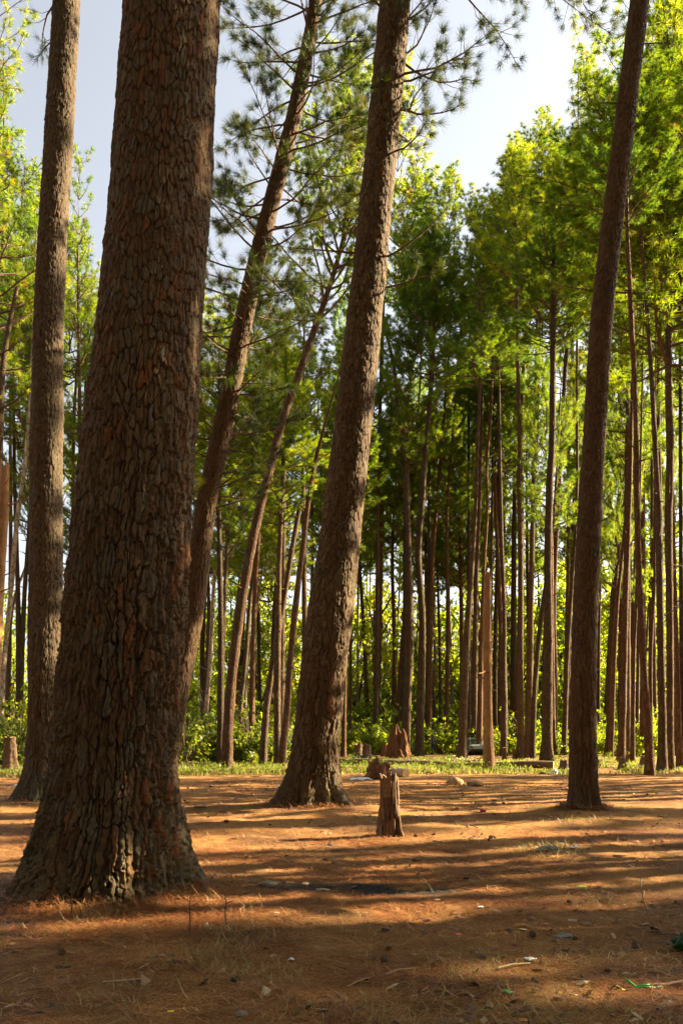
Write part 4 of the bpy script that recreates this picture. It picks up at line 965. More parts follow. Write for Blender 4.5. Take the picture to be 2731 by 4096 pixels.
# ---- stumps, log, mound, root, rocks
def stump(px, py, h, r, label, mat=M_STUMP, Y=None, rough=.35, cols=56, rows=60, seed=1, lean=0.0, group=None, name='tree_stump', cutface=True, ragged=.04, NU=11):
    Y = Y or gdepth(py); x = (px-CX)/F*Y; bz = G(x, Y)
    z = np.linspace(-.12, h, rows); th = np.linspace(0, 2*PI, cols, endpoint=False)
    TH, Z = np.meshgrid(th, z); hz = np.clip(Z, 0, None)
    R = r*(1+.55*np.exp(-hz/(.22*h+.05))*(1+.35*np.cos(TH*5+seed))+.10*np.cos(TH*3+seed*2+Z*2/h)*rough*2)
    gu = TH/(2*PI)*NU+1.3*vnoise(np.cos(TH)*1.5, np.sin(TH)*1.5, Z/h*1.2, seed)+.35*vnoise(np.cos(TH)*4, np.sin(TH)*4, Z/h*7, seed+1); fr = gu-np.floor(gu)
    gr = sstep(0, .22, np.minimum(fr, 1-fr)); idr = hashf(np.mod(np.floor(gu), NU), np.floor(Z/h*2.3+hashf(np.floor(gu), np.floor(gu)*0+seed)), np.full_like(gu, seed))
    R = R*(1-.16*(1-gr)*(.3+.7*hashf(np.mod(np.floor(gu+.5), NU), np.floor(gu+.5)*0, np.full_like(gu, seed+2)))+.12*(idr-.5)+.10*fbm(np.cos(TH)*4, np.sin(TH)*4, Z/r*.5, seed+3, 3))
    Zt = Z+np.where(Z > h*.6, (Z/h-.6)/.4*ragged*2*(fbm(np.cos(TH)*2.2, np.sin(TH)*2.2, 0, seed+7, 3)+.6*(idr-.5)), 0)
    v = np.stack([np.cos(TH)*R+lean*Z, np.sin(TH)*R, Zt], -1)
    i = np.arange(rows-1)[:, None]*cols; j = np.arange(cols)[None]; k = (j+1) % cols
    b = MB(); b.add(v.reshape(-1, 3), np.stack([i+j, i+k, i+cols+k, i+cols+j], -1).reshape(-1, 4), 0, idr.ravel())
    o = link(name, b.mesh(name, mat), None, (x, Y, bz))
    at = o.data.attributes.new('dep', 'FLOAT', 'POINT'); at.data.foreach_set('value', gr.astype(np.float32).ravel())
    tag(o, label, 'stump', group)
    top = v[-1]; c = top.mean(0); rings = [top]
    for q in (.66, .33):
        rr = c+(top-c)*q; rr[:, 2] += ragged*(.5*fbm(np.cos(th)*2*q+5, np.sin(th)*2*q, 0, seed+9, 2)-.35); rings.append(rr)
    b = MB(); vv = np.vstack(rings+[c[None]-[0, 0, ragged*.4]])
    ff = []
    for q in range(2):
        jj = np.arange(cols); kk = (jj+1) % cols
        ff.append(np.stack([q*cols+jj, q*cols+kk, (q+1)*cols+kk, (q+1)*cols+jj], 1))
    b.add(vv, np.vstack(ff), 0); jj = np.arange(cols)
    b.f3.append(np.stack([2*cols+jj, 2*cols+(jj+1) % cols, np.full(cols, 3*cols)], 1)); b.m3.append(np.zeros(cols, int))
    link('cut_face', b.mesh('cut_face', M_CUT if cutface else M_DARKWOOD), o)
    return o
stump(1562, 3346, .87, .135, 'weathered knee-high stump with a broken top, standing alone in the clearing', seed=4, rows=110, cols=110, ragged=.07, lean=-.02, cutface=False, NU=12)
stump(42, 3077, 1.50, .26, 'tall cut stump at the edge beside the grey pine', M_DARKWOOD, seed=6, ragged=.03, NU=9)
stump(1434, 3030, .95, .33, 'dark broad rotten stump by the fallen log, further from the termite mound', M_DARKWOOD, 62, seed=8, ragged=.1, cutface=False)
stump(1465, 3033, .93, .28, 'dark rotten stump with a jagged top, beside its broader twin', M_DARKWOOD, 60, seed=9, ragged=.16, cutface=False)
stump(2016, 3038, .80, .13, 'thin waist-high sawn stump in front of the dark pine next to the snag', M_STUMP, seed=12, cols=24, rows=24, ragged=.01)
stump(2055, 3038, .72, .10, 'thin orange sawn stump at the foot of the second pine after the snag', M_STUMP, seed=13, cols=24, rows=24, ragged=.01)
stump(2256, 3076, .42, .20, 'low mossy stump between the sticks and the solitary reddish pine', M_DARKWOOD, seed=14, cols=28, rows=20, cutface=False)
stump(2397, 3065, .35, .15, 'short pale stump just past the solitary reddish pine', M_STUMP, seed=15, cols=28, rows=20)
stump(2486, 3078, .56, .15, 'dark stump with a flat lighter top before the stout pine', M_DARKWOOD, seed=16, cols=28, rows=24, ragged=.01)
stump(2510, 3050, .50, .12, 'small sunlit stump against the thin pine behind the flat-topped one', M_STUMP, seed=17, cols=24, rows=20, ragged=.01)
stump(2571, 3066, .50, .14, 'narrow dark stump just beside the foot of the crooked pine', M_DARKWOOD, seed=18, cols=24, rows=20, ragged=.02)

def lump(name, x, Y, dims, mat, label, cat, seed, amp=.25, fr=1.6, res=36, sink=.25, shape=None, rz=0.0, ridge=0):
    th = np.linspace(0, 2*PI, res, endpoint=False); ph = np.linspace(-.5*PI, .5*PI, res//2)
    TH, PH = np.meshgrid(th, ph)
    d = np.stack([np.cos(PH)*np.cos(TH), np.cos(PH)*np.sin(TH), np.sin(PH)], -1)
    q = 1+amp*fbm(d[..., 0]*fr, d[..., 1]*fr, d[..., 2]*fr+seed, seed, 4)*1.8
    if ridge: q = q*(1-ridge*np.abs(vnoise(d[..., 0]*3.2, d[..., 1]*3.2, d[..., 2]*1.1, seed+4)))
    v = d*q[..., None]
    if shape: v = shape(v)
    v = v*np.array(dims)*.5
    i = np.arange(len(ph)-1)[:, None]*res; j = np.arange(res)[None]; k = (j+1) % res
    b = MB(); b.add(v.reshape(-1, 3), np.stack([i+j, i+k, i+res+k, i+res+j], -1).reshape(-1, 4))
    o = link(name, b.mesh(name, mat), None, (x, Y, G(x, Y)+dims[2]*(.5-sink))); o.rotation_euler = (0, 0, rz)
    return tag(o, label, cat)
x, Y = s2w(1818, 3140, 26.3)[0], 26.3
lump('rock', x, Y, (.56, .42, .30), M_ROCK, 'taller rounded tan rock of the pair on the sunny sand', 'rock', 3, .22, 1.3, sink=.2)
x = s2w(1900, 3147, 25.6)[0]
lump('rock', x, 25.6, (.56, .40, .20), M_ROCK, 'flatter pale rock of the pair on the sunny sand', 'rock', 5, .22, 1.4, sink=.22)
x = s2w(1857, 3141, 26.0)[0]; lump('stone', x, 26.0, (.15, .12, .09), M_ROCK, 'small brick-red stone lying between the two rocks', 'stone', 7, res=20)
x, Y = pos(1972, 3218); lump('stone', x, Y, (.19, .15, .10), M_STONE, 'dark stone with a pale side, on the sand past the two rocks', 'stone', 8, res=22)
x, Y = pos(1076, 3567); lump('stone', x, Y, (.16, .09, .06), M_STONE, 'flat dark stone at the end of the burnt patch', 'stone', 9, res=22)
x, Y = pos(963, 4062); lump('stone', x, Y, (.075, .06, .035), M_STONE, 'small flat dark stone near the lower edge of the needle floor', 'stone', 10, res=20)
x, Y = pos(800, 3238); lump('stone', x, Y, (.26, .16, .08), M_ROCK, 'flat tan stone on the sand between the massive trunk and the lichen-flecked pine', 'stone', 11, res=22)
# termite mound: stacked leaning spires of red clay
def termite():
    x0, Y = s2w(1592, 3028, 62)[0], 62.0; r = root('termite_mound', (x0, Y, G(x0, Y)), 'tall reddish termite mound with clay spires at the foot of two pines', 'termite mound')
    def spire(nm, dx, dy, h, rad, sd, res=40):
        z = np.linspace(-.15, 1, 40); th = np.linspace(0, 2*PI, res, endpoint=False); TH, Z = np.meshgrid(th, z)
        R = rad*np.clip(1-Z, 0, 1)**.75*(1+.28*np.cos(TH*6+sd+2*Z)*(.4+.6*Z)+.5*fbm(np.cos(TH)*2.4, np.sin(TH)*2.4, Z*3.5, sd, 4))+.03
        v = np.stack([np.cos(TH)*R+dx+.12*rad*np.sin(4*Z+sd), np.sin(TH)*R*.8+dy, Z*h], -1)
        i = np.arange(39)[:, None]*res; j = np.arange(res)[None]; k = (j+1) % res
        b = MB(); b.add(v.reshape(-1, 3), np.stack([i+j, i+k, i+res+k, i+res+j], -1).reshape(-1, 4)); link(nm, b.mesh(nm, M_TERM), r)
    spire('clay_body', -.10, 0, 2.45, .78, 2); spire('clay_spire', .30, -.28, 2.1, .48, 5); spire('clay_spire', -.02, -.45, 1.0, .5, 7); spire('clay_spire', .62, -.1, 1.15, .30, 9)
    x1 = s2w(1539, 3010, 66)[0]; r2 = lump('termite_mound', x1, 66, (.7, .6, 1.3), M_TERM, 'small reddish clay hump beside the tall termite mound', 'termite mound', 12, .3, 1.5, shape=lambda v: v*np.stack([1-.35*v[..., 2], 1-.35*v[..., 2], np.ones(v.shape[:2])], -1), sink=.3)
termite()
# uprooted root clump
def rootclump():
    x, Y = s2w(1492, 3118, 30)[0], 30.0
    o = lump('root_clump', x+.12, Y, (.82, .6, .95), M_ROOT, 'uprooted clump of roots and red clay by the white litter', 'tree root', 21, .42, 2.2, res=70, sink=.2, ridge=.5)
    rg = np.random.default_rng(4)
    for i in range(12):
        a = rg.random()*2*PI; e = rg.random()*.9-.1; p = [np.array([0, 0, .0])]; d = np.array([math.cos(a)*math.cos(e), math.sin(a)*math.cos(e)*.7, math.sin(e)])
        for q in range(4): p.append(p[-1]+d*.17); d = unit(d+rg.normal(size=3)*.3)
        b = MB(); b.tube(p, [.05, .04, .03, .018, .006], 6); link('root', b.mesh('root', M_ROOT), o)
    b = MB(); b.tube([[-.15, -.05, -.05], [-.38, -.08, -.25], [-.62, -.1, -.36]], [.17, .11, .03], 10); link('root', b.mesh('root', M_ROOT), o)
rootclump()
def log(pts, rad, label, name='fallen_log', mat=M_DARKWOOD, sides=18, seed=3):
    pts = np.array(pts, float); n = max(20, int(np.linalg.norm(pts[-1]-pts[0])/.15))
    t = np.linspace(0, len(pts)-1, n); P = np.stack([np.interp(t, np.arange(len(pts)), pts[:, k]) for k in range(3)], 1); R = np.interp(t, np.arange(len(pts)), rad)
    o0 = P[0].copy(); b = MB(); b.tube(P-o0, R, sides)
    v = b.v[0]; c = np.repeat(P-o0, sides, 0); d = v-c
    q = 1+.22*fbm(v[:, 0]*1.4, v[:, 1]*5, v[:, 2]*5, seed, 3)+.06*np.cos(np.arange(len(v)) % sides*2.3)
    b.v[0] = c+d*q[:, None]
    o = link(name, b.mesh(name, mat), None, o0); tag(o, label, 'log')
    if name == 'fallen_log':
        for e in (0, -1):
            pe = P[e]-o0; dr = unit(P[e]-P[e+1 if e == 0 else -2]); eb = MB(); eb.tube([pe-dr*.01, pe+dr*.012], [R[e]*.92, R[e]*.88], sides); link('cut_end', eb.mesh('cut_end', M_CUT), o)
    return o
def lp(px, py, Y, dz=0): 
    x = (px-CX)/F*Y; return (x, Y, G(x, Y)+dz)
log([lp(1345, 3058, 46.2, .12), lp(1480, 3060, 45.2, .15), lp(1620, 3065, 44.7, .11), lp(1760, 3066, 43.6, .12), lp(1925, 3070, 43.3, .08)], [.22, .21, .19, .16, .10], 'long fallen log lying across the grass from the middle pine to the snag')
log([lp(1975, 3075, 42, .14), lp(2090, 3080, 41.5, .17), lp(2212, 3087, 41, .17)], [.12, .17, .2], 'shorter dark fallen log beyond the snag, ending at the white plastic bag', seed=5)
log([lp(1572, 3098, 33, .15), lp(1622, 3098, 32.2, .15)], [.16, .17], 'short sawn log piece beside the uprooted root clump', mat=M_WOOD)
log([lp(690, 3055, 47, .1), lp(860, 3060, 46, .1)], [.06, .05], 'thin grey fallen pole in the grass below the bramble', mat=M_WOOD, name='fallen_pole', sides=8)

# ---- sticks, twigs, cones
def stick(pts, r0, r1, label, cat='stick', mat=M_WOOD, name='stick', group=None):
    P = np.array([lp(px, py, Y or gdepth(py), dz) for (px, py, Y, dz) in pts]); o0 = P[0].copy()
    b = MB(); b.tube(P-o0, np.linspace(r0, r1, len(P)), 6); o = link(name, b.mesh(name, mat), None, o0); return tag(o, label, cat, group)
stick([(1989, 3896, 0, .012), (2050, 3885, 0, .02), (2119, 3866, 0, .012)], .008, .006, 'straight pale broken stick beside the silvery wrapper')
stick([(2586, 3950, 0, .012), (2660, 3943, 0, .015), (2760, 3932, 0, .012)], .009, .011, 'long grey stick running out of view behind the green ribbon')
stick([(410, 3940, 0, .008), (520, 3930, 0, .012), (583, 3922, 0, .008)], .006, .004, 'long thin fallen stick on the needle floor below the massive trunk')
stick([(1545, 3905, 0, .01), (1590, 3892, 0, .014), (1675, 3884, 0, .008)], .006, .004, 'curved thin stick on the shaded needles, middle of the floor')
stick([(1392, 3950, 0, .008), (1440, 3930, 0, .012), (1480, 3922, 0, .008)], .005, .004, 'short curved twig on bare soil at mid floor')
stick([(550, 3882, 0, .008), (600, 3868, 0, .01)], .005, .003, 'small yellowish stick under the dry grass patch')
stick([(215, 3878, 0, .01), (285, 3876, 0, .01)], .012, .01, 'short thick dark stick below the massive trunk', mat=M_TWIG)
stick([(2562, 3567, 0, .26), (2560, 3600, 0, .2), (2568, 3640, 0, .12), (2590, 3690, 0, .06), (2625, 3733, 0, .015), (2718, 3738, 0, .01)], .004, .003, 'thin dark arching twig rising from the floor near the black bag', 'twig', M_TWIG, 'twig')
def upright(px, py0, py1, label, bend=.03):
    Y = gdepth(py0); x = (px-CX)/F*Y; h = (py0-py1)/F*Y; rg = np.random.default_rng(px)
    b = MB(); b.tube([[0, 0, -.03], [bend*.5, 0, h*.4], [bend*.1, 0, h*.75], [bend, 0, h]], [.006, .005, .004, .002], 5)
    for q in range(3): b.tube([[bend*.2, 0, h*(.5+.15*q)], [bend*.2+.05*(1 if q % 2 else -1), .01, h*(.62+.15*q)]], [.003, .0015], 4)
    tag(link('sapling', b.mesh('sapling', M_TWIG), None, (x, Y, G(x, Y))), label, 'sapling')
upright(283, 3692, 3535, 'leafless seedling stem standing against the foot of the massive trunk')
upright(758, 3752, 3587, 'thin bare seedling stem beyond the flared base, in the shaded needles', .01)
upright(906, 3726, 3583, 'forked bare seedling stem beside the dry grass', -.02)
def cone(px, py, s, label, rz=0.0):
    Y = gdepth(py); x = (px-CX)/F*Y; o = root('pine_cone', (x, Y, G(x, Y)+s*.33), label, 'pine cone', None, rz)
    b = MB(); b.tube([[-s*.5, 0, 0], [-s*.3, 0, 0], [0, 0, 0], [s*.35, 0, 0], [s*.5, 0, 0]], [s*.12, s*.24, s*.27, s*.18, .004], 10); link('core', b.mesh('core', M_CONE), o)
    b = MB(); rg = np.random.default_rng(int(px)); N = 70
    for i in range(N):
        t = i/N; a = i*2.4; r = s*(.14+.26*math.sin(PI*min(1, .12+t*.9))); xx = s*(-.48+.95*t)
        rd = np.array([0, math.cos(a), math.sin(a)]); tg = np.array([0, -math.sin(a), math.cos(a)]); c = np.array([xx, 0, 0])
        w = s*.085
        v = [c+rd*r*.6-tg*w*.7, c+rd*r*.6+tg*w*.7, c+rd*r*1.15+tg*w+[s*.05, 0, 0], c+rd*r*1.3+[s*.09, 0, 0], c+rd*r*1.15-tg*w+[s*.05, 0, 0]]
        b.add(v, [[0, 1, 2], [0, 2, 4], [2, 3, 4]])
    sc = link('scales', b.mesh('scales', M_CONE, False), o); tag(sc, kind='stuff')
cone(941, 3925, 0.061, 'brown pine cone lying on the shaded needles below the massive trunk', .3)
cone(248, 3831, 0.058, 'dark pine cone near the grass under the massive trunk', 1.2)
cone(2278, 3613, 0.058, 'pine cone in the sunlit patch just under the lime wrapper', 2.2)
cone(2128, 3754, 0.058, 'round dark pine cone between the orange leaf and the grey cloth', .8)
cone(2298, 3765, 0.040, 'small pine cone against the end of the grey cloth', .1)
cone(2429, 3899, 0.043, 'small dark pine cone above the yellow scrap', 2.8)
cone(1536, 3853, 0.054, 'dark pine cone in the deep shade at mid floor, lower of two', 1.9)
cone(1553, 3809, 0.043, 'dark little pine cone in the deep shade at mid floor, upper of two', .4)
cone(1660, 3350, 0.058, 'pine cone on the lit needles right beside the lone stump', .4)
cone(905, 3292, 0.086, 'dark cone pair lying on the sand beyond the massive trunk', .4)
cone(1961, 3362, 0.058, 'tiny dark cone in the sunlit stripe past the lone stump', 1.4)

# ---- litter
def sheet(px, py, w, d, mat, label, cat, seed, h=.35, rz=0.0, name='wrapper', res=12, Y=None, dz=.006, rim=1.0):
    """crumpled thin sheet: w wide, d deep, h = how far it bulges (share of w)"""
    Y = Y or gdepth(py); x = (px-CX)/F*Y
    u = np.linspace(-.5, .5, res); U, V = np.meshgrid(u, u)
    r = np.hypot(U, V)*2
    zz = h*w*(.55*(1-np.clip(r, 0, 1)**2)+.9*fbm(U*3+seed, V*3, seed*1.3, seed, 3)+.35*np.abs(vnoise(U*7, V*7, seed, seed+2)))
    zz = np.clip(zz, 0, None)+.004
    X2 = U*w*(1+.25*fbm(V*2, U*2, seed, seed+5, 2)); Y2 = V*d*(1+.3*fbm(U*2+4, V*2, seed, seed+6, 2))
    v = np.stack([X2, Y2, zz], -1)
    i = np.arange(res-1)[:, None]*res; j = np.arange(res-1)[None]
    b = MB(); b.add(v.reshape(-1, 3), np.stack([i+j, i+j+1, i+res+j+1, i+res+j], -1).reshape(-1, 4))
    o = link(name, b.mesh(name, mat, True), None, (x, Y, G(x, Y)+dz)); o.rotation_euler = (0, 0, rz)
    m = o.modifiers.new('thickness', 'SOLIDIFY'); m.thickness = .0025
    return tag(o, label, cat)
def bag(px, py, dims, mat, label, seed, Y=None, name='plastic_bag', amp=.4):
    Y = Y or gdepth(py); x = (px-CX)/F*Y
    return lump(name, x, Y, dims, mat, label, 'bag', seed, amp, 2.2, 30, .3, ridge=.45)
sheet(1447, 3118, .85, .5, M_WHITE, 'crumpled white paper sheet on the sand before the root clump', 'litter', 3, .10, name='paper_litter', res=16, Y=29.6)
sheet(1515, 3112, .30, .2, M_WHITE, 'small white scrap tucked against the foot of the root clump', 'litter', 5, .2, name='paper_litter', Y=30.2)
bag(2216, 3097, (.30, .2, .26), M_WHITE, 'crumpled white and grey plastic bag at the end of the dark log', 4, 34)
bag(2173, 3099, (.42, .25, .10), M_BLACK, 'flat black plastic bag in the grass by the dark log', 6, 34)
bag(2252, 3102, (.17, .15, .22), M_GREENP, 'bright green plastic bag next to the white bag by the solitary pine', 7, 34)
bag(70, 3153, (.20, .15, .14), M_WHITE, 'small crumpled white bag on sunlit sand under the grey pine', 8, 25)
sheet(100, 3066, .40, .3, M_BLUEW, 'pale blue plastic sheet on the ground beside the cut stump', 'litter', 9, .08, name='plastic_litter', Y=43)
bag(1932, 3250, (.14, .12, .09), M_RED_P, 'shiny dark red wrapper on the sand past the lone stump', 11, name='wrapper')
bag(1746, 3080, (.22, .15, .10), M_WHITE, 'white scrap half sunk in the grass under the long log', 12, 36)
bag(2725, 3790, (.16, .14, .16), M_DGREEN, 'blackish green plastic bag cut by the edge of the view', 13)
sheet(2325, 3540, .09, .06, M_LIME, 'lime green wrapper lying in the striped shade', 'wrapper', 14, .15, .1)
sheet(1921, 3633, .06, .05, M_WHITE, 'little white wrapper glinting on the sunlit needles', 'wrapper', 15, .2)
sheet(1910, 3619, .02, .02, M_YELLOW, 'tiny yellow scrap just beyond the little white wrapper', 'scrap', 16, .3, name='paper_scrap')
sheet(2295, 3412, .12, .08, M_WHITE, 'torn white wrapper beside the heap of dry grass', 'wrapper', 17, .22)
sheet(2487, 3365, .11, .08, M_STONE, 'dark crumpled scrap with a pale top in the sunny stripe', 'scrap', 18, .35, name='paper_scrap')
sheet(2190, 3412, .30, .14, M_GREYC, 'grey rag lying in the heap of dry grass', 'rag', 19, .18, name='rag', res=16)
sheet(2248, 3750, .14, .08, M_GREYC, 'small grey rag in the shade between two pine cones', 'rag', 20, .2, .1, name='rag', res=14)
sheet(2079, 3714, .11, .04, M_ORANGE, 'curled orange dead leaf at the shade edge', 'leaf', 21, .22, .1, name='dead_leaf')
sheet(2522, 3632, .07, .04, M_ORANGE, 'reddish orange scrap on bright needles under the arching twig', 'scrap', 22, .2, name='paper_scrap')
sheet(2175, 3703, .05, .03, M_PINK, 'pink paper scrap beside the curled orange leaf', 'scrap', 23, .15, name='paper_scrap')
sheet(1830, 3748, .04, .03, M_PINK, 'faint pink scrap in the deep shade', 'scrap', 24, .15, name='paper_scrap')
sheet(2118, 3853, .075, .055, M_WHITE, 'silvery foil wrapper at the end of the pale stick', 'wrapper', 25, .25, .5)
sheet(2030, 3983, .05, .035, M_GREENP, 'small green and white wrapper on the needles', 'wrapper', 26, .25, 2.0)
sheet(2485, 3969, .035, .03, M_YELLOW, 'bright yellow scrap next to the green ribbon', 'scrap', 27, .3, name='paper_scrap')
sheet(2089, 4086, .045, .03, M_ORANGE, 'orange scrap at the very lower edge of the floor', 'scrap', 28, .3, name='paper_scrap')
sheet(684, 4058, .035, .02, M_YELLOW, 'single yellow fallen leaf on dark needles', 'leaf', 29, .15, name='dead_leaf')
sheet(1080, 3931, .03, .03, M_ORANGE, 'small orange leaf between the pine cone and a twig', 'leaf', 30, .4, name='dead_leaf')
sheet(649, 3831, .028, .04, M_TANP, 'tan card scrap standing out on the dark needles', 'scrap', 31, .1, name='paper_scrap')
sheet(1163, 3846, .04, .035, M_WHITE, 'pale curled dead leaf beyond the brown pine cone', 'leaf', 32, .4, name='dead_leaf')
sheet(1106, 3673, .04, .03, M_WHITE, 'small red and white scrap near the forked seedling', 'scrap', 33, .2, name='paper_scrap')
sheet(1290, 3572, .13, .06, M_TANP, 'pale bark flake on the burnt patch', 'bark flake', 34, .12, name='bark_flake')
sheet(1745, 3611, .06, .04, M_TANP, 'short tan bark flake on sunlit needles below the burnt patch', 'bark flake', 35, .15, name='bark_flake')
def ribbon():
    P = np.array([lp(px, py, gdepth(py), dz) for px, py, dz in [(2500, 3938, .015), (2515, 3950, .03), (2545, 3962, .012), (2590, 3966, .02), (2620, 3960, .01), (2645, 3952, .012)]]); o0 = P[0].copy()
    b = MB(); t = np.linspace(0, 5, 24); Q = np.stack([np.interp(t, range(6), P[:, k]-o0[k]) for k in range(3)], 1)
    b.tube(Q, [.006]*24, 5)
    Q2 = Q+np.array([.0, .05, .0])*np.linspace(0, 1, 24)[:, None]+[0, 0, .004]; b.tube(Q2[:17], [.005]*17, 5)
    tag(link('ribbon', b.mesh('ribbon', M_GREENP), None, o0), 'bright green plastic ribbon lying in two strands by the long stick', 'ribbon')
ribbon()
def chips():
    rg = np.random.default_rng(12); b = MB()
    for i in range(200):
        px, py = rg.uniform(1785, 1930), rg.uniform(3030, 3056); Y = gdepth(py); x = (px-CX)/F*Y
        a = rg.random()*6; c = np.array([x, Y, G(x, Y)+.03+.12*rg.random()]); u = np.array([math.cos(a), math.sin(a), .3*rg.normal()])*.12*(.5+rg.random()); w = np.array([-math.sin(a), math.cos(a), .2*rg.normal()])*.05
        t = np.array([0, 0, .02]); v = [c-u-w, c+u-w, c+u+w, c-u+w, c-u-w+t, c+u-w+t, c+u+w+t, c-u+w+t]
        b.add(v, [[0, 3, 2, 1], [4, 5, 6, 7], [0, 1, 5, 4], [1, 2, 6, 5], [2, 3, 7, 6], [3, 0, 4, 7]])
    tag(link('wood_chips', b.mesh('wood_chips', M_CHIP, False)), kind='stuff')
chips()
SL = ['longest pale branch leaning out of the brush heap before the straight pines', 'pale forked branch crossing the longest one in the brush heap', 'short pale branch standing up in the brush heap', 'low pale branch lying along the front of the brush heap', 'thin pale branch sloping towards the broad-footed pine', 'thin bent branch at the near side of the brush heap']
for i, (xa, ya, xb_, yb) in enumerate([(2092, 3068, 2118, 3030), (2100, 3068, 2135, 3045), (2114, 3068, 2118, 3035), (2088, 3069, 2140, 3063), (2125, 3068, 2150, 3048), (2060, 3066, 2092, 3052)]):
    Y = 43.0; x0, z0 = s2w(xa, ya, Y); x1, z1 = s2w(xb_, yb, Y); z0 = G(x0, Y)
    b = MB(); b.tube([[0, 0, 0], [(x1-x0)*.5, -.1, (z1-z0)*.5+.05], [x1-x0, .15, max(.05, z1-z0)]], [.035, .028, .016], 6)
    tag(link('dead_branch', b.mesh('dead_branch', M_WOOD), None, (x0, Y, z0)), SL[i], 'branch', 'branches of the brush heap')

# ---- the parked car with its doors open, seen from behind between the trunks
def car():
    Y0 = 72.0; x0 = s2w(1903, 3020, Y0)[0]
    paint = solid('car_paint', (.42, .47, .42), .35, .5); dark = solid('car_trim', (.02, .02, .022), .5); gl = solid('tyre_rubber', (.02, .02, .02), .9)
    n = NT('car_glass'); gb = n.bsdf((.75, .8, .8), .05, .5); gb.inputs['Transmission Weight'].default_value = .9; glass = n.m
    red = solid('tail_lamp_red', (.35, .02, .02), .3)
    r = root('parked_car', (x0, Y0, G(x0, Y0)), 'pale parked car seen between the trunks with doors open on both sides', 'car')
    def box(nm, c, d, mat, par=None, rz=0, taper=(1, 1), bev=.03):
        x, y, z = [q*.5 for q in d]; tx, ty = taper
        v = np.array([[-x, -y, -z], [x, -y, -z], [x, y, -z], [-x, y, -z], [-x*tx, -y*ty, z], [x*tx, -y*ty, z], [x*tx, y*ty, z], [-x*tx, y*ty, z]])
        b = MB(); b.add(v, [[0, 3, 2, 1], [4, 5, 6, 7], [0, 1, 5, 4], [1, 2, 6, 5], [2, 3, 7, 6], [3, 0, 4, 7]])
        o = link(nm, b.mesh(nm, mat, False), par or r, c); o.rotation_euler = (0, 0, rz)
        m = o.modifiers.new('edge', 'BEVEL'); m.width = bev; m.segments = 2
        return o
    box('body', (0, 0, .58), (1.66, 4.1, .56), paint, taper=(.94, .97), bev=.09)
    box('bumper', (0, -2.06, .42), (1.6, .16, .2), dark)
    for s in (-1, 1):
        for y in (-1.25, 1.3):
            b = MB(); b.tube([[-.1, 0, 0], [.1, 0, 0]], [.31, .31], 20); w = link('wheel', b.mesh('wheel', gl, False), r, (s*.74, y, .31))
            b = MB(); b.tube([[-.11, 0, 0], [.11, 0, 0]], [.18, .17], 14); link('rim', b.mesh('rim', paint, False), w)
        box('tail_lamp', (s*.68, -2.03, .68), (.2, .06, .16), red, bev=.02)
        for ya, yb in ((-1.5, -.95), (.05, .05), (1.05, .65)):
            b = MB(); b.tube([[s*.77, ya, .84], [s*.62, yb, 1.36]], [.045, .035], 6); link('roof_pillar', b.mesh('roof_pillar', paint), r)
        # open door, hinged at the front, swung well out
        d = bpy.data.objects.new('door', None); COL.objects.link(d); d.parent = r; d.location = (s*.80, 1.0, .35); d.rotation_euler = (0, 0, s*math.radians(62))
        L = 1.0
        q = link('door_panel', (lambda b: (b.add([[-.03, -L, 0], [.03, -L, 0], [.03, 0, 0], [-.03, 0, 0], [-.03, -L, .5], [.03, -L, .5], [.03, 0, .5], [-.03, 0, .5]], [[0, 3, 2, 1], [4, 5, 6, 7], [0, 1, 5, 4], [1, 2, 6, 5], [2, 3, 7, 6], [3, 0, 4, 7]]), b.mesh('door_panel', paint, False))[1])(MB()), d)
        b = MB(); b.tube([[0, -L+.03, .5], [0, -L+.10, .98], [0, -.5, 1.03], [0, -.03, .5]], [.028]*4, 6); link('window_frame', b.mesh('window_frame', dark), d)
        b = MB(); b.add([[-.032*1.1, -L+.15, .08], [-.032*1.1, -.2, .08], [-.032*1.1, -.2, .4], [-.032*1.1, -L+.15, .4]], [[0, 1, 2, 3]]); link('door_lining', b.mesh('door_lining', dark), d)
    box('roof', (0, -.15, 1.38), (1.26, 1.65, .07), paint, taper=(.93, .93), bev=.03)
    b = MB(); b.add([[-.70, -1.52, .88], [.70, -1.52, .88], [.58, -.98, 1.35], [-.58, -.98, 1.35]], [[0, 1, 2, 3]]); link('rear_window', b.mesh('rear_window', glass, False), r)
    b = MB(); b.add([[-.70, 1.08, .88], [.70, 1.08, .88], [.58, .68, 1.35], [-.58, .68, 1.35]], [[3, 2, 1, 0]]); link('windscreen', b.mesh('windscreen', glass, False), r)
    for s in (-.38, .38):
        box('seat', (s, -.1, .98), (.48, .16, .5), dark, bev=.05)
car()

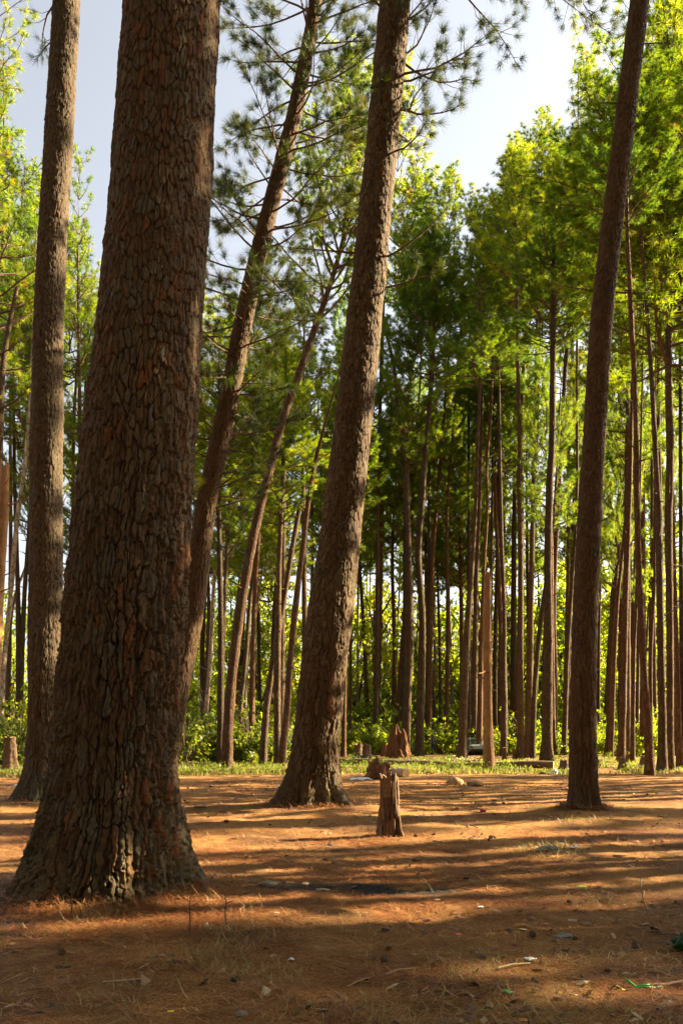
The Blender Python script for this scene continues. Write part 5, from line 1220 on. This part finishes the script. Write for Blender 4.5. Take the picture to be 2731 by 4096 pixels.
# ---- the person standing in the shade of the pines
def person():
    Y = 67.5; x, _ = s2w(1732, 3022, Y); z = G(x, Y)
    me = bpy.data.meshes.new('person')
    J = [('pelvis', 0, 0, .92, .14), ('waist', 0, .01, 1.06, .125), ('chest', .0, .02, 1.27, .155), ('neck', .0, .0, 1.45, .06), ('chin', .0, -.02, 1.52, .07), ('head', .0, -.01, 1.60, .095), ('crown', 0, .0, 1.67, .07),
         ('hipL', -.09, 0, .86, .10), ('kneeL', -.11, -.02, .48, .065), ('ankL', -.12, .02, .09, .045), ('toeL', -.13, -.12, .04, .04),
         ('hipR', .09, 0, .86, .10), ('kneeR', .12, -.03, .48, .065), ('ankR', .13, .03, .09, .045), ('toeR', .14, -.11, .04, .04),
         ('shL', -.18, .02, 1.37, .065), ('elL', -.25, .05, 1.10, .045), ('wrL', -.22, -.08, .88, .032), ('haL', -.21, -.13, .82, .035),
         ('shR', .18, .02, 1.37, .065), ('elR', .27, .06, 1.11, .045), ('wrR', .18, -.10, .98, .032), ('haR', .13, -.14, .97, .035)]
    ix = {j[0]: i for i, j in enumerate(J)}
    E = [('pelvis', 'waist'), ('waist', 'chest'), ('chest', 'neck'), ('neck', 'chin'), ('chin', 'head'), ('head', 'crown'), ('pelvis', 'hipL'), ('hipL', 'kneeL'), ('kneeL', 'ankL'), ('ankL', 'toeL'), ('pelvis', 'hipR'), ('hipR', 'kneeR'), ('kneeR', 'ankR'), ('ankR', 'toeR'),
         ('chest', 'shL'), ('shL', 'elL'), ('elL', 'wrL'), ('wrL', 'haL'), ('chest', 'shR'), ('shR', 'elR'), ('elR', 'wrR'), ('wrR', 'haR')]
    me.from_pydata([j[1:4] for j in J], [(ix[a], ix[b]) for a, b in E], [])
    o = link('person', me, None, (x, Y, z)); o.rotation_euler = (0, 0, .5)
    m = o.modifiers.new('skin', 'SKIN')
    if not me.skin_vertices: return
    for i, j in enumerate(J): me.skin_vertices[0].data[i].radius = (j[4], j[4])
    me.skin_vertices[0].data[0].use_root = True
    o.modifiers.new('smooth', 'SUBSURF').levels = 1; o.modifiers['smooth'].render_levels = 2
    n = NT('person_clothes'); co = n.coord(); sp = n.n('ShaderNodeSeparateXYZ'); n.l(co, sp.inputs[0])
    zc = n.math('MULTIPLY', sp.outputs[2], .5)
    ramp = n.ramp(zc, [(0, (.03, .025, .02)), (.04, (.02, .022, .03)), (.465, (.02, .022, .03)), (.47, (.05, .045, .05)), (.725, (.05, .045, .05)), (.735, (.12, .06, .035)), (.81, (.12, .06, .035)), (.82, (.012, .01, .009))])
    n.t.nodes[-1].color_ramp.interpolation = 'CONSTANT'
    n.bsdf(ramp, .85, .2); me.materials.append(n.m)
    tag(o, 'person in dark clothes standing in the shade against a pine trunk', 'person')
    for sx in (-.03, .03):
        b = MB(); b.tube([[sx, -.105, 1.605], [sx, -.098, 1.605]], [.012, .012], 8); link('eye', b.mesh('eye', M_BLACK), o)
    b = MB(); b.tube([[0, -.095, 1.60], [0, -.125, 1.572], [0, -.10, 1.565]], [.010, .017, .012], 6); link('nose', b.mesh('nose', n.m), o)
person()

def debris():
    rg = np.random.default_rng(55); b = MB(); n = 2600
    Y = 4+24*rg.random(n)**1.3; X = (rg.random(n)*2-1)*Y*.44
    k = fbm(X*1.1, Y*1.1, 0, 57, 3) > -.12; X, Y = X[k], Y[k]; n = len(X)
    c = np.stack([X, Y, gh(X, Y)+.006], 1); a = rg.random(n)*2*PI; l = (.012+.035*rg.random(n)**2)*(1+Y/22); w = l*(.25+.5*rg.random(n)); tl = rg.normal(size=n)*.35
    u = np.stack([np.cos(a)*np.cos(tl), np.sin(a)*np.cos(tl), np.sin(tl)], 1)*l[:, None]; v = np.stack([-np.sin(a), np.cos(a), rg.normal(size=n)*.3], 1)*w[:, None]
    t = np.array([0, 0, 1.])*(l*.22)[:, None]
    V = np.stack([c-u-v*.6, c+u*.8-v, c+u+v*.7, c-u*.7+v, c+t-u*.3, c+t*1.2+u*.3], 1).reshape(-1, 3); o = np.arange(n)*6
    b.add(V, np.concatenate([np.stack(q, 1) for q in ((o, o+1, o+5), (o, o+5, o+4), (o+1, o+2, o+5), (o+2, o+3, o+4), (o+2, o+4, o+5), (o+3, o, o+4))]), 0, np.repeat(rg.random(n), 6))
    tag(link('bark_debris', b.mesh('bark_debris', M_DEBRIS, False)), kind='stuff')
M_DEBRIS = mat_leaf('bark_bits', [(0, (.06, .035, .022)), (.55, (.17, .09, .05)), (.85, (.30, .18, .10)), (1, (.48, .36, .22))], [(0, (.1, .05, .03)), (1, (.2, .12, .06))], .05, .02, .9)
debris()
label_alike()
